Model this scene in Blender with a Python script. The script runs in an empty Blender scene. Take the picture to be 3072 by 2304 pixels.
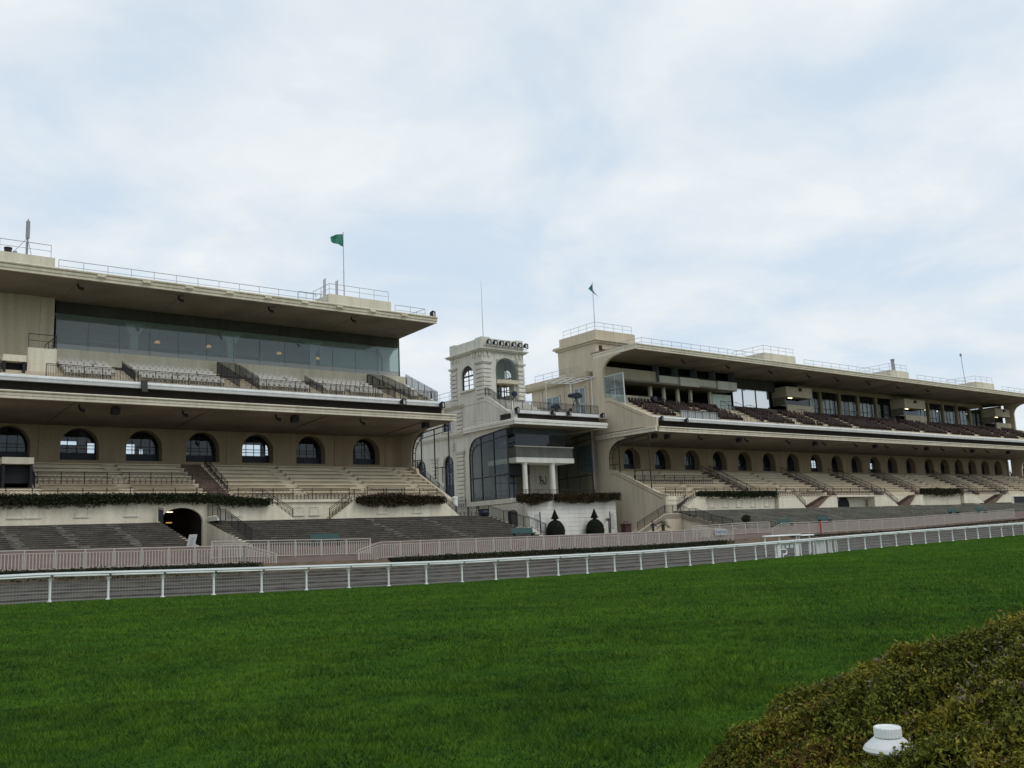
import bpy, bmesh, math, random
import numpy as np
from mathutils import Vector, Matrix
from mathutils.geometry import tessellate_polygon
random.seed(7); rng = np.random.default_rng(11)
sc = bpy.context.scene
COL = sc.collection
R = math.radians
PI = math.pi

# ------------------------------------------------------------------ helpers
def tag(o, label=None, cat=None, group=None, kind=None):
    if label: o['label'] = label
    if cat: o['category'] = cat
    if group: o['group'] = group
    if kind: o['kind'] = kind
    return o

def thing(name, loc, label, cat, group=None, rz=0.0):
    o = bpy.data.objects.new(name, None)
    o.empty_display_size = 0.3
    COL.objects.link(o); o.location = loc; o.rotation_euler = (0, 0, rz)
    return tag(o, label, cat, group)

def kids(o): return list(o.children)

def dup(o, loc=None, rz=None, label=None, parent=None):
    c = o.copy(); COL.objects.link(c)
    if parent is not None: c.parent = parent
    if loc is not None: c.location = loc
    if rz is not None: c.rotation_euler = (0, 0, rz)
    if label: c['label'] = label
    for ch in kids(o): dup(ch, parent=c)
    return c

ORD = ['first', 'second', 'third', 'fourth', 'fifth', 'sixth', 'seventh', 'eighth', 'ninth', 'tenth', 'eleventh', 'twelfth',
       'thirteenth', 'fourteenth', 'fifteenth', 'sixteenth', 'seventeenth', 'eighteenth', 'nineteenth', 'twentieth']

class MB:
    """collects boxes, prisms and tubes; build() links them as ONE mesh object"""
    def __init__(s): s.v = []; s.f = []
    def add(s, vs, fs):
        b = len(s.v); s.v += [tuple(p) for p in vs]; s.f += [tuple(i + b for i in f) for f in fs]; return s
    def box(s, x0, x1, y0, y1, z0, z1):
        return s.add([(x0,y0,z0),(x1,y0,z0),(x1,y1,z0),(x0,y1,z0),(x0,y0,z1),(x1,y0,z1),(x1,y1,z1),(x0,y1,z1)],
                     [(3,2,1,0),(4,5,6,7),(0,1,5,4),(1,2,6,5),(2,3,7,6),(3,0,4,7)])
    def prism(s, poly, a0, a1, axis='x', holes=()):
        """poly: 2D points; axis x -> (y,z), axis y -> (x,z), axis z -> (x,y), swept from a0 to a1"""
        def P(p, a):
            if axis == 'x': return (a, p[0], p[1])
            if axis == 'y': return (p[0], a, p[1])
            return (p[0], p[1], a)
        loops = [list(poly)] + [list(h) for h in holes]
        flat = [p for l in loops for p in l]; n = len(flat)
        tris = tessellate_polygon([[Vector((p[0], p[1], 0)) for p in l] for l in loops])
        vs = [P(p, a0) for p in flat] + [P(p, a1) for p in flat]
        fs = [tuple(t) for t in tris] + [tuple(i + n for i in reversed(t)) for t in tris]
        b = 0
        for l in loops:
            m = len(l)
            for i in range(m):
                j = (i + 1) % m
                fs.append((b + i, b + j, b + j + n, b + i + n))
            b += m
        return s.add(vs, fs)
    def tube(s, p0, p1, r, n=6, r1=None, cap=True):
        p0 = Vector(p0); p1 = Vector(p1); d = (p1 - p0)
        if d.length < 1e-6: return s
        d.normalize(); u = d.orthogonal().normalized(); w = d.cross(u)
        r1 = r if r1 is None else r1
        vs = []
        for (p, rr) in ((p0, r), (p1, r1)):
            for k in range(n):
                a = 2 * PI * (k + .5) / n
                vs.append(p + (u * math.cos(a) + w * math.sin(a)) * rr)
        fs = [(k, (k + 1) % n, n + (k + 1) % n, n + k) for k in range(n)]
        if cap: fs += [tuple(range(n - 1, -1, -1)), tuple(range(n, 2 * n))]
        return s.add(vs, fs)
    def path(s, pts, r, n=4, closed=False):
        q = list(pts) + ([pts[0]] if closed else [])
        for a, b in zip(q, q[1:]): s.tube(a, b, r, n)
        return s
    def lathe(s, prof, c, n=20):
        """prof: list of (r, z) from bottom to top about c"""
        vs = []; m = len(prof)
        for (r, z) in prof:
            for k in range(n):
                a = 2 * PI * k / n
                vs.append((c[0] + r * math.cos(a), c[1] + r * math.sin(a), c[2] + z))
        fs = []
        for i in range(m - 1):
            for k in range(n):
                k2 = (k + 1) % n
                fs.append((i * n + k, i * n + k2, (i + 1) * n + k2, (i + 1) * n + k))
        fs.append(tuple(range(n - 1, -1, -1))); fs.append(tuple((m - 1) * n + k for k in range(n)))
        return s.add(vs, fs)
    def quad(s, a, b, c, d): return s.add([a, b, c, d], [(0, 1, 2, 3)])
    def build(s, name, mat, parent=None, smooth=False, origin=None, fix=True):
        """vertices are given in world space; they are stored relative to the parent thing's place"""
        me = bpy.data.meshes.new(name)
        o0 = Vector((0, 0, 0))
        if origin is not None: o0 = Vector(origin)
        elif parent is not None:
            p = parent
            while p.parent: p = p.parent
            o0 = Vector(p.location)
        me.from_pydata([(a - o0.x, b - o0.y, c - o0.z) for (a, b, c) in s.v], [], s.f)
        if fix:
            bm = bmesh.new(); bm.from_mesh(me)
            bmesh.ops.recalc_face_normals(bm, faces=bm.faces); bm.to_mesh(me); bm.free()
        me.materials.append(mat)
        if smooth: me.polygons.foreach_set('use_smooth', [True] * len(me.polygons))
        o = bpy.data.objects.new(name, me); COL.objects.link(o)
        if parent is not None: o.parent = parent
        else: o.location = o0
        return o

def boxes(root, name, mat, lst):
    return [MB().box(*b).build(name, mat, root) for b in lst]

def np_mesh(name, V, F, mats, mat_idx=None, parent=None, origin=(0, 0, 0), attrs=None):
    """fast mesh from numpy arrays; F is (n,k)"""
    me = bpy.data.meshes.new(name)
    n, k = F.shape
    me.vertices.add(len(V)); me.vertices.foreach_set('co', (V - np.array(origin)).astype(np.float32).ravel())
    me.loops.add(n * k); me.loops.foreach_set('vertex_index', F.astype(np.int32).ravel())
    me.polygons.add(n); me.polygons.foreach_set('loop_start', np.arange(0, n * k, k, dtype=np.int32))
    try: me.polygons.foreach_set('loop_total', np.full(n, k, dtype=np.int32))
    except Exception: pass
    for m in mats: me.materials.append(m)
    if mat_idx is not None: me.polygons.foreach_set('material_index', mat_idx.astype(np.int32))
    if attrs:
        for an, av in attrs.items():
            a = me.attributes.new(an, 'FLOAT', 'FACE'); a.data.foreach_set('value', av.astype(np.float32))
    me.update(calc_edges=True)
    o = bpy.data.objects.new(name, me); COL.objects.link(o)
    if parent is not None: o.parent = parent
    else: o.location = origin
    return o

def table(t):
    xs = [a for a, b in t]; ys = [b for a, b in t]
    return lambda x: float(np.interp(x, xs, ys))

def arch_loop(c, w, z0, zs, n=14):
    """2D loop of a round-arched opening: centre, width, sill, spring height"""
    r = w / 2
    return [(c - r, z0), (c + r, z0)] + [(c + r * math.cos(PI * k / n), zs + r * math.sin(PI * k / n)) for k in range(n + 1)]

# ------------------------------------------------------------------ materials
MATS = {}
def new_mat(name):
    m = bpy.data.materials.new(name); m.use_nodes = True
    nt = m.node_tree; b = nt.nodes['Principled BSDF']
    MATS[name] = m
    return m, nt, b

def plain(name, col, rough=.6, metal=0.0, spec=.3, emit=None, es=0.0):
    m, nt, b = new_mat(name)
    b.inputs['Base Color'].default_value = (*col, 1); b.inputs['Roughness'].default_value = rough
    b.inputs['Metallic'].default_value = metal; b.inputs['Specular IOR Level'].default_value = spec
    if emit: b.inputs['Emission Color'].default_value = (*emit, 1); b.inputs['Emission Strength'].default_value = es
    return m

def worn(name, c1, c2, scale=.6, streak=.5, rough=.85, bump=.15, fine=6.0, c3=None, c3amt=.5, spec=.2):
    """weathered surface: two colours in blotches, vertical streaks of dirt and fine grain"""
    m, nt, b = new_mat(name); N = nt.nodes; L = nt.links
    tc = N.new('ShaderNodeNewGeometry')
    n1 = N.new('ShaderNodeTexNoise'); n1.inputs['Scale'].default_value = scale; n1.inputs['Detail'].default_value = 6
    L.new(tc.outputs['Position'], n1.inputs['Vector'])
    mp = N.new('ShaderNodeMapping'); mp.inputs['Scale'].default_value = (2.2, 2.2, .12)
    L.new(tc.outputs['Position'], mp.inputs['Vector'])
    n2 = N.new('ShaderNodeTexNoise'); n2.inputs['Scale'].default_value = 1.0; n2.inputs['Detail'].default_value = 5
    L.new(mp.outputs['Vector'], n2.inputs['Vector'])
    n3 = N.new('ShaderNodeTexNoise'); n3.inputs['Scale'].default_value = fine; n3.inputs['Detail'].default_value = 4
    L.new(tc.outputs['Position'], n3.inputs['Vector'])
    mx = N.new('ShaderNodeMix'); mx.data_type = 'FLOAT'; mx.inputs[0].default_value = streak
    L.new(n1.outputs['Fac'], mx.inputs[2]); L.new(n2.outputs['Fac'], mx.inputs[3])
    ad = N.new('ShaderNodeMath'); ad.operation = 'MULTIPLY_ADD'; ad.inputs[1].default_value = .35; 
    L.new(n3.outputs['Fac'], ad.inputs[0]); L.new(mx.outputs[0], ad.inputs[2])
    rp = N.new('ShaderNodeValToRGB'); rp.color_ramp.elements[0].position = .52; rp.color_ramp.elements[1].position = .80
    rp.color_ramp.elements[0].color = (*c2, 1); rp.color_ramp.elements[1].color = (*c1, 1)
    L.new(ad.outputs[0], rp.inputs['Fac'])
    out = rp.outputs['Color']
    if c3:
        r3 = N.new('ShaderNodeValToRGB'); r3.color_ramp.elements[0].position = c3amt; r3.color_ramp.elements[1].position = c3amt + .12
        n4 = N.new('ShaderNodeTexNoise'); n4.inputs['Scale'].default_value = scale * 3.1; n4.inputs['Detail'].default_value = 8; n4.inputs['Roughness'].default_value = .7
        L.new(tc.outputs['Position'], n4.inputs['Vector']); L.new(n4.outputs['Fac'], r3.inputs['Fac'])
        m3 = N.new('ShaderNodeMix'); m3.data_type = 'RGBA'
        L.new(r3.outputs['Color'], m3.inputs[0]); L.new(out, m3.inputs[6]); m3.inputs[7].default_value = (*c3, 1); out = m3.outputs[2]
    L.new(out, b.inputs['Base Color'])
    b.inputs['Roughness'].default_value = rough; b.inputs['Specular IOR Level'].default_value = spec
    if bump:
        bp = N.new('ShaderNodeBump'); bp.inputs['Strength'].default_value = bump; bp.inputs['Distance'].default_value = .03
        L.new(n3.outputs['Fac'], bp.inputs['Height']); L.new(bp.outputs['Normal'], b.inputs['Normal'])
    return m

def leafy(name, c1, c2, rough=.65):
    """leaves: colour varies from face to face ('tint') between two tones"""
    m, nt, b = new_mat(name); N = nt.nodes; L = nt.links
    at = N.new('ShaderNodeAttribute'); at.attribute_name = 'tint'
    mx = N.new('ShaderNodeMix'); mx.data_type = 'RGBA'
    L.new(at.outputs['Fac'], mx.inputs[0]); mx.inputs[6].default_value = (*c1, 1); mx.inputs[7].default_value = (*c2, 1)
    L.new(mx.outputs[2], b.inputs['Base Color']); b.inputs['Roughness'].default_value = rough
    b.inputs['Specular IOR Level'].default_value = .15
    return m

def glass_mat(name, tint, gloss=.5, ior=1.5, rough=.02):
    m, nt, b = new_mat(name); N = nt.nodes; L = nt.links
    N.remove(b); out = [n for n in N if n.type == 'OUTPUT_MATERIAL'][0]
    tr = N.new('ShaderNodeBsdfTransparent'); tr.inputs['Color'].default_value = (*tint, 1)
    gl = N.new('ShaderNodeBsdfGlossy'); gl.inputs['Roughness'].default_value = rough; gl.inputs['Color'].default_value = (.9, .95, 1, 1)
    fr = N.new('ShaderNodeFresnel'); fr.inputs['IOR'].default_value = ior
    mu = N.new('ShaderNodeMath'); mu.operation = 'MULTIPLY'; mu.inputs[1].default_value = gloss; mu.use_clamp = True
    ge = N.new('ShaderNodeNewGeometry'); bf = N.new('ShaderNodeMath'); bf.operation = 'SUBTRACT'; bf.inputs[0].default_value = 1.0; L.new(ge.outputs['Backfacing'], bf.inputs[1])
    m0 = N.new('ShaderNodeMath'); m0.operation = 'MULTIPLY'; L.new(fr.outputs[0], m0.inputs[0]); L.new(bf.outputs[0], m0.inputs[1])
    L.new(m0.outputs[0], mu.inputs[0])
    ms = N.new('ShaderNodeMixShader'); L.new(mu.outputs[0], ms.inputs[0]); L.new(tr.outputs[0], ms.inputs[1]); L.new(gl.outputs[0], ms.inputs[2])
    L.new(ms.outputs[0], out.inputs['Surface'])
    return m

CREAM = worn('cream_plaster', (.61, .535, .405), (.48, .415, .305), .25, .6)
PALE = worn('pale_plaster', (.76, .705, .56), (.59, .535, .41), .3, .55)
STONE = worn('stone_plaster', (.69, .67, .595), (.53, .51, .445), .5, .6)
WHITEW = worn('white_wall', (.80, .79, .73), (.66, .64, .58), .4, .5)
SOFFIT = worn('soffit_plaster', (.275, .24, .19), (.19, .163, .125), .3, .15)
ARCADE = worn('arcade_plaster', (.39, .305, .20), (.30, .23, .15), .3, .4)
BENCHM = worn('bench_concrete', (.68, .595, .45), (.56, .485, .36), .6, .2)
TIERM = worn('tier_concrete', (.64, .56, .42), (.52, .45, .335), .6, .2)
AISLEM = worn('stair_brown', (.17, .12, .09), (.10, .07, .055), 1.5, .2)
MIRR = plain('reflective_glazing', (.66, .68, .69), .06, metal=1.0)
GRADIN2 = worn('grey_weathered_steps', (.25, .24, .195), (.12, .115, .098), .5, .0, c3=(.37, .37, .30), c3amt=.55)
RISER2 = worn('grey_weathered_shaded_riser', (.13, .125, .105), (.075, .07, .06), .7, .2)  # grey steps darkened, with the shade of their upright faces painted in
GRADIN = worn('weathered_steps', (.185, .165, .135), (.095, .085, .072), .5, .0, c3=(.30, .29, .235), c3amt=.57)
ASPH = worn('step_asphalt', (.115, .103, .085), (.062, .055, .046), 1.0, .0)
EDGE = worn('step_edge', (.22, .21, .185), (.12, .115, .10), 1.0, .0)
PINK = worn('pink_gravel', (.175, .125, .108), (.125, .09, .078), .8, .0, fine=14)
SOIL = worn('brown_soil', (.14, .10, .065), (.08, .06, .04), 1.5, .0, fine=10)
IRON = plain('black_iron', (.022, .02, .02), .5)
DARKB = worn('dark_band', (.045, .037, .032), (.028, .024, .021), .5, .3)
WHITE = plain('white_plastic', (.80, .82, .80), .35, spec=.4)
WHITEM = worn('white_metal', (.72, .73, .72), (.60, .60, .59), 1.5, .3, rough=.5)
FENCEM = plain('fence_paint', (.47, .435, .385), .6)
GALV = plain('galvanised_steel', (.42, .44, .46), .45, .3)
GREY = plain('grey_paint', (.30, .31, .33), .6)
SEATG = plain('grey_seat', (.53, .50, .45), .55)
SEATB = worn('brown_seat', (.085, .055, .05), (.045, .032, .03), 1.2, .0, c3=(.15, .10, .08), c3amt=.6)
GLASS = glass_mat('clear_glass', (.70, .77, .77), 1.5)
GLASSD = glass_mat('dark_glass', (.22, .27, .30), 1.0)
def hazy(name, tint, haze, amt, gloss):  # pale diffuse film added to lighten the dark glass like haze
    m = glass_mat(name, tint, gloss); nt = m.node_tree; N = nt.nodes; L = nt.links
    out = [n for n in N if n.type == 'OUTPUT_MATERIAL'][0]; src = out.inputs['Surface'].links[0].from_socket
    df = N.new('ShaderNodeBsdfDiffuse'); df.inputs['Color'].default_value = (*haze, 1)
    ms = N.new('ShaderNodeMixShader'); ms.inputs[0].default_value = amt
    L.new(src, ms.inputs[1]); L.new(df.outputs[0], ms.inputs[2]); L.new(ms.outputs[0], out.inputs['Surface'])
    return m
GLASSS = hazy('salon_glass', (.78, .86, .86), (.52, .58, .56), .16, 1.8)
GLASSA = glass_mat('arcade_glass', (.84, .88, .90), 1.1)
GLASSI = glass_mat('screen_glass', (.74, .77, .74), .9)
RISER = worn('weathered_shaded_riser', (.085, .074, .064), (.045, .04, .036), 1.5, .2)  # darker copy of the weathered steps; riser shade is in the colour
FROST = plain('frosted_panel', (.42, .43, .42), .25, spec=.5)
ROOM = worn('room_wall', (.20, .225, .25), (.14, .16, .185), .3, .3)
ROOMP = worn('room_pale', (.70, .77, .72), (.60, .66, .62), .3, .3)
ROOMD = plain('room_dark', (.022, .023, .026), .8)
CURT = worn('dark_blind', (.085, .082, .07), (.055, .053, .047), .4, .5)
BLUEF = plain('blue_black_frame', (.018, .022, .04), .45)
LAMPY = plain('lamp_glow', (.8, .5, .2), .5, emit=(1, .52, .16), es=.55)
LAMPW = plain('tube_lamp_glow', (.9, .85, .7), .5, emit=(1, .9, .62), es=3.0)
LENS = glass_mat('lamp_lens', (.35, .40, .38), 1.5)
GREENB = plain('green_bench_paint', (.04, .085, .077), .7)
BROWNW = worn('dark_brown_wood', (.075, .04, .033), (.05, .028, .024), 3, .4)
REDP = plain('red_paint', (.45, .07, .045), .5)
FLAGM = worn('flag_cloth', (.06, .24, .175), (.03, .14, .10), 1.4, .2, c3=(.34, .48, .43), c3amt=.56)
BARK = worn('bark', (.12, .09, .065), (.07, .05, .04), 3, .6)

# ------------------------------------------------------------------ camera (eye 1.6 m above the turf)
A = R(51.8); PITCH = R(9.41); ROLL = R(2.55)
d = Vector((math.cos(A), math.sin(A), 0)); r_ = Vector((math.sin(A), -math.cos(A), 0)); zz = Vector((0, 0, 1))
Fw = d * math.cos(PITCH) + zz * math.sin(PITCH); U0 = r_.cross(Fw)
Rt = r_ * math.cos(ROLL) - U0 * math.sin(ROLL); Up = U0 * math.cos(ROLL) + r_ * math.sin(ROLL)
cam = bpy.data.cameras.new('camera'); co = bpy.data.objects.new('camera', cam); COL.objects.link(co)
co.matrix_world = Matrix(((Rt.x, Up.x, -Fw.x, 0), (Rt.y, Up.y, -Fw.y, 0), (Rt.z, Up.z, -Fw.z, 1.6), (0, 0, 0, 1)))
cam.sensor_fit = 'HORIZONTAL'; cam.sensor_width = 36; cam.lens = 36 * 2850 / 3072; cam.clip_end = 4000; cam.clip_start = .05
sc.camera = co

# ------------------------------------------------------------------ overcast daylight
SUN_EL, SUN_AZ = R(48), R(-68)          # azimuth measured from +X towards +Y: behind the camera, a little to the right
w = bpy.data.worlds.new('World'); sc.world = w; w.use_nodes = True
N = w.node_tree.nodes; L = w.node_tree.links
bg = N['Background']
sky = N.new('ShaderNodeTexSky'); sky.sky_type = 'NISHITA'; sky.sun_disc = False
sky.sun_elevation = SUN_EL; sky.sun_rotation = R(90) - SUN_AZ; sky.air_density = 1.0; sky.dust_density = 1.2; sky.ozone_density = 1.2
tc = N.new('ShaderNodeTexCoord'); sx = N.new('ShaderNodeSeparateXYZ'); L.new(tc.outputs['Generated'], sx.inputs[0])
zc = N.new('ShaderNodeMath'); zc.operation = 'MAXIMUM'; zc.inputs[1].default_value = 0.0; L.new(sx.outputs['Z'], zc.inputs[0])
za = N.new('ShaderNodeMath'); za.operation = 'ADD'; za.inputs[1].default_value = .22; L.new(zc.outputs[0], za.inputs[0])
dv = []
for ax in ('X', 'Y'):
    q = N.new('ShaderNodeMath'); q.operation = 'DIVIDE'; L.new(sx.outputs[ax], q.inputs[0]); L.new(za.outputs[0], q.inputs[1]); dv.append(q)
cv = N.new('ShaderNodeCombineXYZ'); L.new(dv[0].outputs[0], cv.inputs[0]); L.new(dv[1].outputs[0], cv.inputs[1])
cl = N.new('ShaderNodeTexNoise'); cl.inputs['Scale'].default_value = 2.3; cl.inputs['Detail'].default_value = 9; cl.inputs['Roughness'].default_value = .55
cl.inputs['Distortion'].default_value = .3; L.new(cv.outputs[0], cl.inputs['Vector'])
cr = N.new('ShaderNodeValToRGB'); cr.color_ramp.elements[0].position = .36; cr.color_ramp.elements[1].position = .60
cr.color_ramp.elements[0].color = (.30, .30, .30, 1); cr.color_ramp.elements[1].color = (1, 1, 1, 1); L.new(cl.outputs['Fac'], cr.inputs['Fac'])
cl2 = N.new('ShaderNodeTexNoise'); cl2.inputs['Scale'].default_value = 3.4; cl2.inputs['Detail'].default_value = 9; cl2.inputs['Roughness'].default_value = .58
mo = N.new('ShaderNodeVectorMath'); mo.operation = 'ADD'; mo.inputs[1].default_value = (7.3, 2.1, 4.0); L.new(cv.outputs[0], mo.inputs[0]); L.new(mo.outputs[0], cl2.inputs['Vector'])
c2r = N.new('ShaderNodeValToRGB'); c2r.color_ramp.elements[0].position = .32; c2r.color_ramp.elements[1].position = .66
c2r.color_ramp.elements[0].color = (7.55, 8.2, 8.8, 1); c2r.color_ramp.elements[1].color = (8.65, 9.05, 9.3, 1); L.new(cl2.outputs['Fac'], c2r.inputs['Fac'])
blue = N.new('ShaderNodeMix'); blue.data_type = 'RGBA'; blue.blend_type = 'MIX'; blue.inputs[0].default_value = .7
L.new(sky.outputs[0], blue.inputs[6]); blue.inputs[7].default_value = (7.1, 8.75, 10.4, 1)
mx = N.new('ShaderNodeMix'); mx.data_type = 'RGBA'
L.new(cr.outputs['Color'], mx.inputs[0]); L.new(blue.outputs[2], mx.inputs[6]); L.new(c2r.outputs['Color'], mx.inputs[7])
L.new(mx.outputs[2], bg.inputs['Color']); bg.inputs['Strength'].default_value = .1
sl = bpy.data.lights.new('sun', 'SUN'); sl.energy = .9; sl.angle = R(25); sl.color = (1, .96, .9)
so = bpy.data.objects.new('sun', sl); COL.objects.link(so)
sd = Vector((math.cos(SUN_EL) * math.cos(SUN_AZ), math.cos(SUN_EL) * math.sin(SUN_AZ), math.sin(SUN_EL)))
so.rotation_euler = sd.to_track_quat('Z', 'Y').to_euler(); so.location = (0, -40, 60)
sc.view_settings.view_transform = 'Standard'; sc.view_settings.look = 'None'; sc.view_settings.exposure = 0; sc.view_settings.gamma = 1
sc.cycles.max_bounces = 6; sc.cycles.diffuse_bounces = 3; sc.cycles.transparent_max_bounces = 12; sc.cycles.glossy_bounces = 2
sc.cycles.use_denoising = True
# ------------------------------------------------------------------ lie of the land
gR = table([(-30, .1), (9, .05), (16.5, -.15), (28, -.37), (42, -.43), (53.6, -.34), (63, -.2), (72, -.07), (92, .14), (130, .2)])
gF = table([(-30, 1.25), (11, 1.15), (15, 1.07), (36, .78), (44, .77), (62, .70), (74, .78), (82, 1.04), (106, 1.1), (136, 1.75), (180, 2.3)])
gG = table([(-30, 2.6), (12.6, 2.5), (25, 2.4), (35, 2.08), (50, 2.03), (60, 2.08), (88, 2.0), (96, 1.95), (112, 2.45), (139, 2.75), (190, 3.0)])
def sm(t): t = min(1, max(0, t)); return t * t * (3 - 2 * t)
def gT(x, y): return gR(x) * sm((y - 6) / 32)
def grid(name, xs, ys, zf, mat, label=None):
    V = [(x, y, zf(x, y)) for y in ys for x in xs]; nx = len(xs)
    Fq = [(j * nx + i, j * nx + i + 1, (j + 1) * nx + i + 1, (j + 1) * nx + i) for j in range(len(ys) - 1) for i in range(nx - 1)]
    o = np_mesh(name, np.array(V, float), np.array(Fq), [mat]); o['kind'] = 'structure'
    o.data.polygons.foreach_set('use_smooth', [True] * len(o.data.polygons))
    return o
# turf material: mottled greens
def turf():
    m, nt, b = new_mat('turf'); N = nt.nodes; L = nt.links
    g = N.new('ShaderNodeNewGeometry')
    n1 = N.new('ShaderNodeTexNoise'); n1.inputs['Scale'].default_value = .35; n1.inputs['Detail'].default_value = 9; n1.inputs['Roughness'].default_value = .65
    L.new(g.outputs['Position'], n1.inputs['Vector'])
    n2 = N.new('ShaderNodeTexNoise'); n2.inputs['Scale'].default_value = 5.5; n2.inputs['Detail'].default_value = 7; n2.inputs['Roughness'].default_value = .7
    L.new(g.outputs['Position'], n2.inputs['Vector'])
    a = N.new('ShaderNodeMath'); a.operation = 'MULTIPLY_ADD'; a.inputs[1].default_value = .8; L.new(n2.outputs['Fac'], a.inputs[0]); L.new(n1.outputs['Fac'], a.inputs[2])
    rp = N.new('ShaderNodeValToRGB'); e = rp.color_ramp.elements
    e[0].position = .62; e[0].color = (.021, .057, .009, 1); e[1].position = 1.12; e[1].color = (.058, .118, .013, 1)
    k = rp.color_ramp.elements.new(.88); k.color = (.036, .086, .011, 1)
    L.new(a.outputs[0], rp.inputs['Fac']); L.new(rp.outputs['Color'], b.inputs['Base Color'])
    b.inputs['Roughness'].default_value = .95; b.inputs['Specular IOR Level'].default_value = .0
    bp = N.new('ShaderNodeBump'); bp.inputs['Strength'].default_value = .6; bp.inputs['Distance'].default_value = .06
    L.new(n2.outputs['Fac'], bp.inputs['Height']); L.new(bp.outputs['Normal'], b.inputs['Normal'])
    return m
TURF = turf()
xsT = [-900, -300, -100] + list(np.arange(-40, 141, 3.0)) + [180, 300, 600, 1500]
grid('grass_track', xsT, [-900, -200, -50, -20] + list(np.arange(-8, 42.1, 1.0)), gT, TURF)
# low asphalt steps between the running rail and the promenade
st = MB(); ed = MB()
xsS = [-200, -40] + list(np.arange(-10, 141, 5.0)) + [200, 400]
NS = 5
def sz(x, k): a = gR(x) - .02; b2 = gF(x) - .62; return a + (b2 - a) * (k / NS)
ysS = [42.0, 45.2, 48.6, 52.0, 55.4, 58.8, 60.6]
for i in range(len(xsS) - 1):
    x0, x1 = xsS[i], xsS[i + 1]
    for k in range(NS + 1):
        ya, yb = ysS[k], ysS[k + 1]
        za, zb = sz(x0, k), sz(x1, k)
        st.quad((x0, ya + (.35 if k else 0), za), (x1, ya + (.35 if k else 0), zb), (x1, yb, zb), (x0, yb, za))
        if k:
            st.quad((x0, ya, sz(x0, k - 1)), (x1, ya, sz(x1, k - 1)), (x1, ya, zb), (x0, ya, za))
            ed.quad((x0, ya, za), (x1, ya, zb), (x1, ya + .35, zb), (x0, ya + .35, za))  # pale tread fronts: skylight on the treads put into the colour
tag(st.build('asphalt_steps', ASPH, fix=False), kind='structure'); tag(ed.build('lit_tread_strip', EDGE, fix=False), kind='structure')
# promenade: pink gravel rising to the stands
def zP(x, y):
    if y <= 62: return gF(x) - .03
    t = sm((y - 62) / 11) * .6 + .4 * min(1, (y - 62) / 11)
    return gF(x) - .03 + (gG(x) - gF(x)) * t
grid('promenade', [-900, -200] + list(np.arange(-40, 201, 4.0)) + [300, 600, 1500], [61.9, 62.6] + list(np.arange(64, 90, 1.5)) + [120, 200, 500, 1500], zP, PINK)
# earth bank under the promenade fence
bank = MB()
xb = [-200, -40] + list(np.arange(-10, 201, 5.0)) + [400]
for x0, x1 in zip(xb, xb[1:]):
    bank.quad((x0, 60.4, sz(x0, NS)), (x1, 60.4, sz(x1, NS)), (x1, 61.9, gF(x1) - .03), (x0, 61.9, gF(x0) - .03))
tag(bank.build('earth_bank', SOIL, fix=False), kind='structure')

# ------------------------------------------------------------------ leaves
def leaf_mesh(name, mats, P, size, parent=None, nrm=None, tint=None, midx=None, aspect=.55, flat=.0, fold=True):
    """one small quad leaf at each point of P, turned at random; tint varies per leaf"""
    n = len(P); size = np.broadcast_to(size, (n,))
    a = rng.normal(size=(n, 3)); a[:, 2] *= (1 - flat); a /= np.linalg.norm(a, axis=1)[:, None]
    if nrm is not None:
        a = a * .8 + nrm; a /= np.linalg.norm(a, axis=1)[:, None]
    b = rng.normal(size=(n, 3)); b -= (b * a).sum(1)[:, None] * a; b /= np.linalg.norm(b, axis=1)[:, None]
    c = np.cross(a, b)
    s1 = size[:, None] * .5; s2 = s1 * aspect
    V = np.stack([P - a * s1, P + b * s2 + c * s2 * .3, P + a * s1, P - b * s2 + c * s2 * .3], 1).reshape(-1, 3)
    F = np.arange(n * 4).reshape(n, 4)
    if tint is None: tint = rng.random(n)
    org = (0, 0, 0)
    if parent is not None: org = tuple(parent.location)
    return np_mesh(name, V, F, mats, midx, parent, org, {'tint': tint})
LEAFD = leafy('ivy_leaf', (.012, .020, .008), (.035, .045, .016))
LEAFR = leafy('red_leaf', (.04, .014, .012), (.09, .034, .024))
LEAFM = leafy('brown_green_leaf', (.022, .024, .010), (.075, .045, .025))
LEAFT = leafy('topiary_leaf', (.009, .014, .007), (.026, .036, .014))
LEAFP = leafy('palm_leaf', (.03, .05, .02), (.07, .09, .035))

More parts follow.
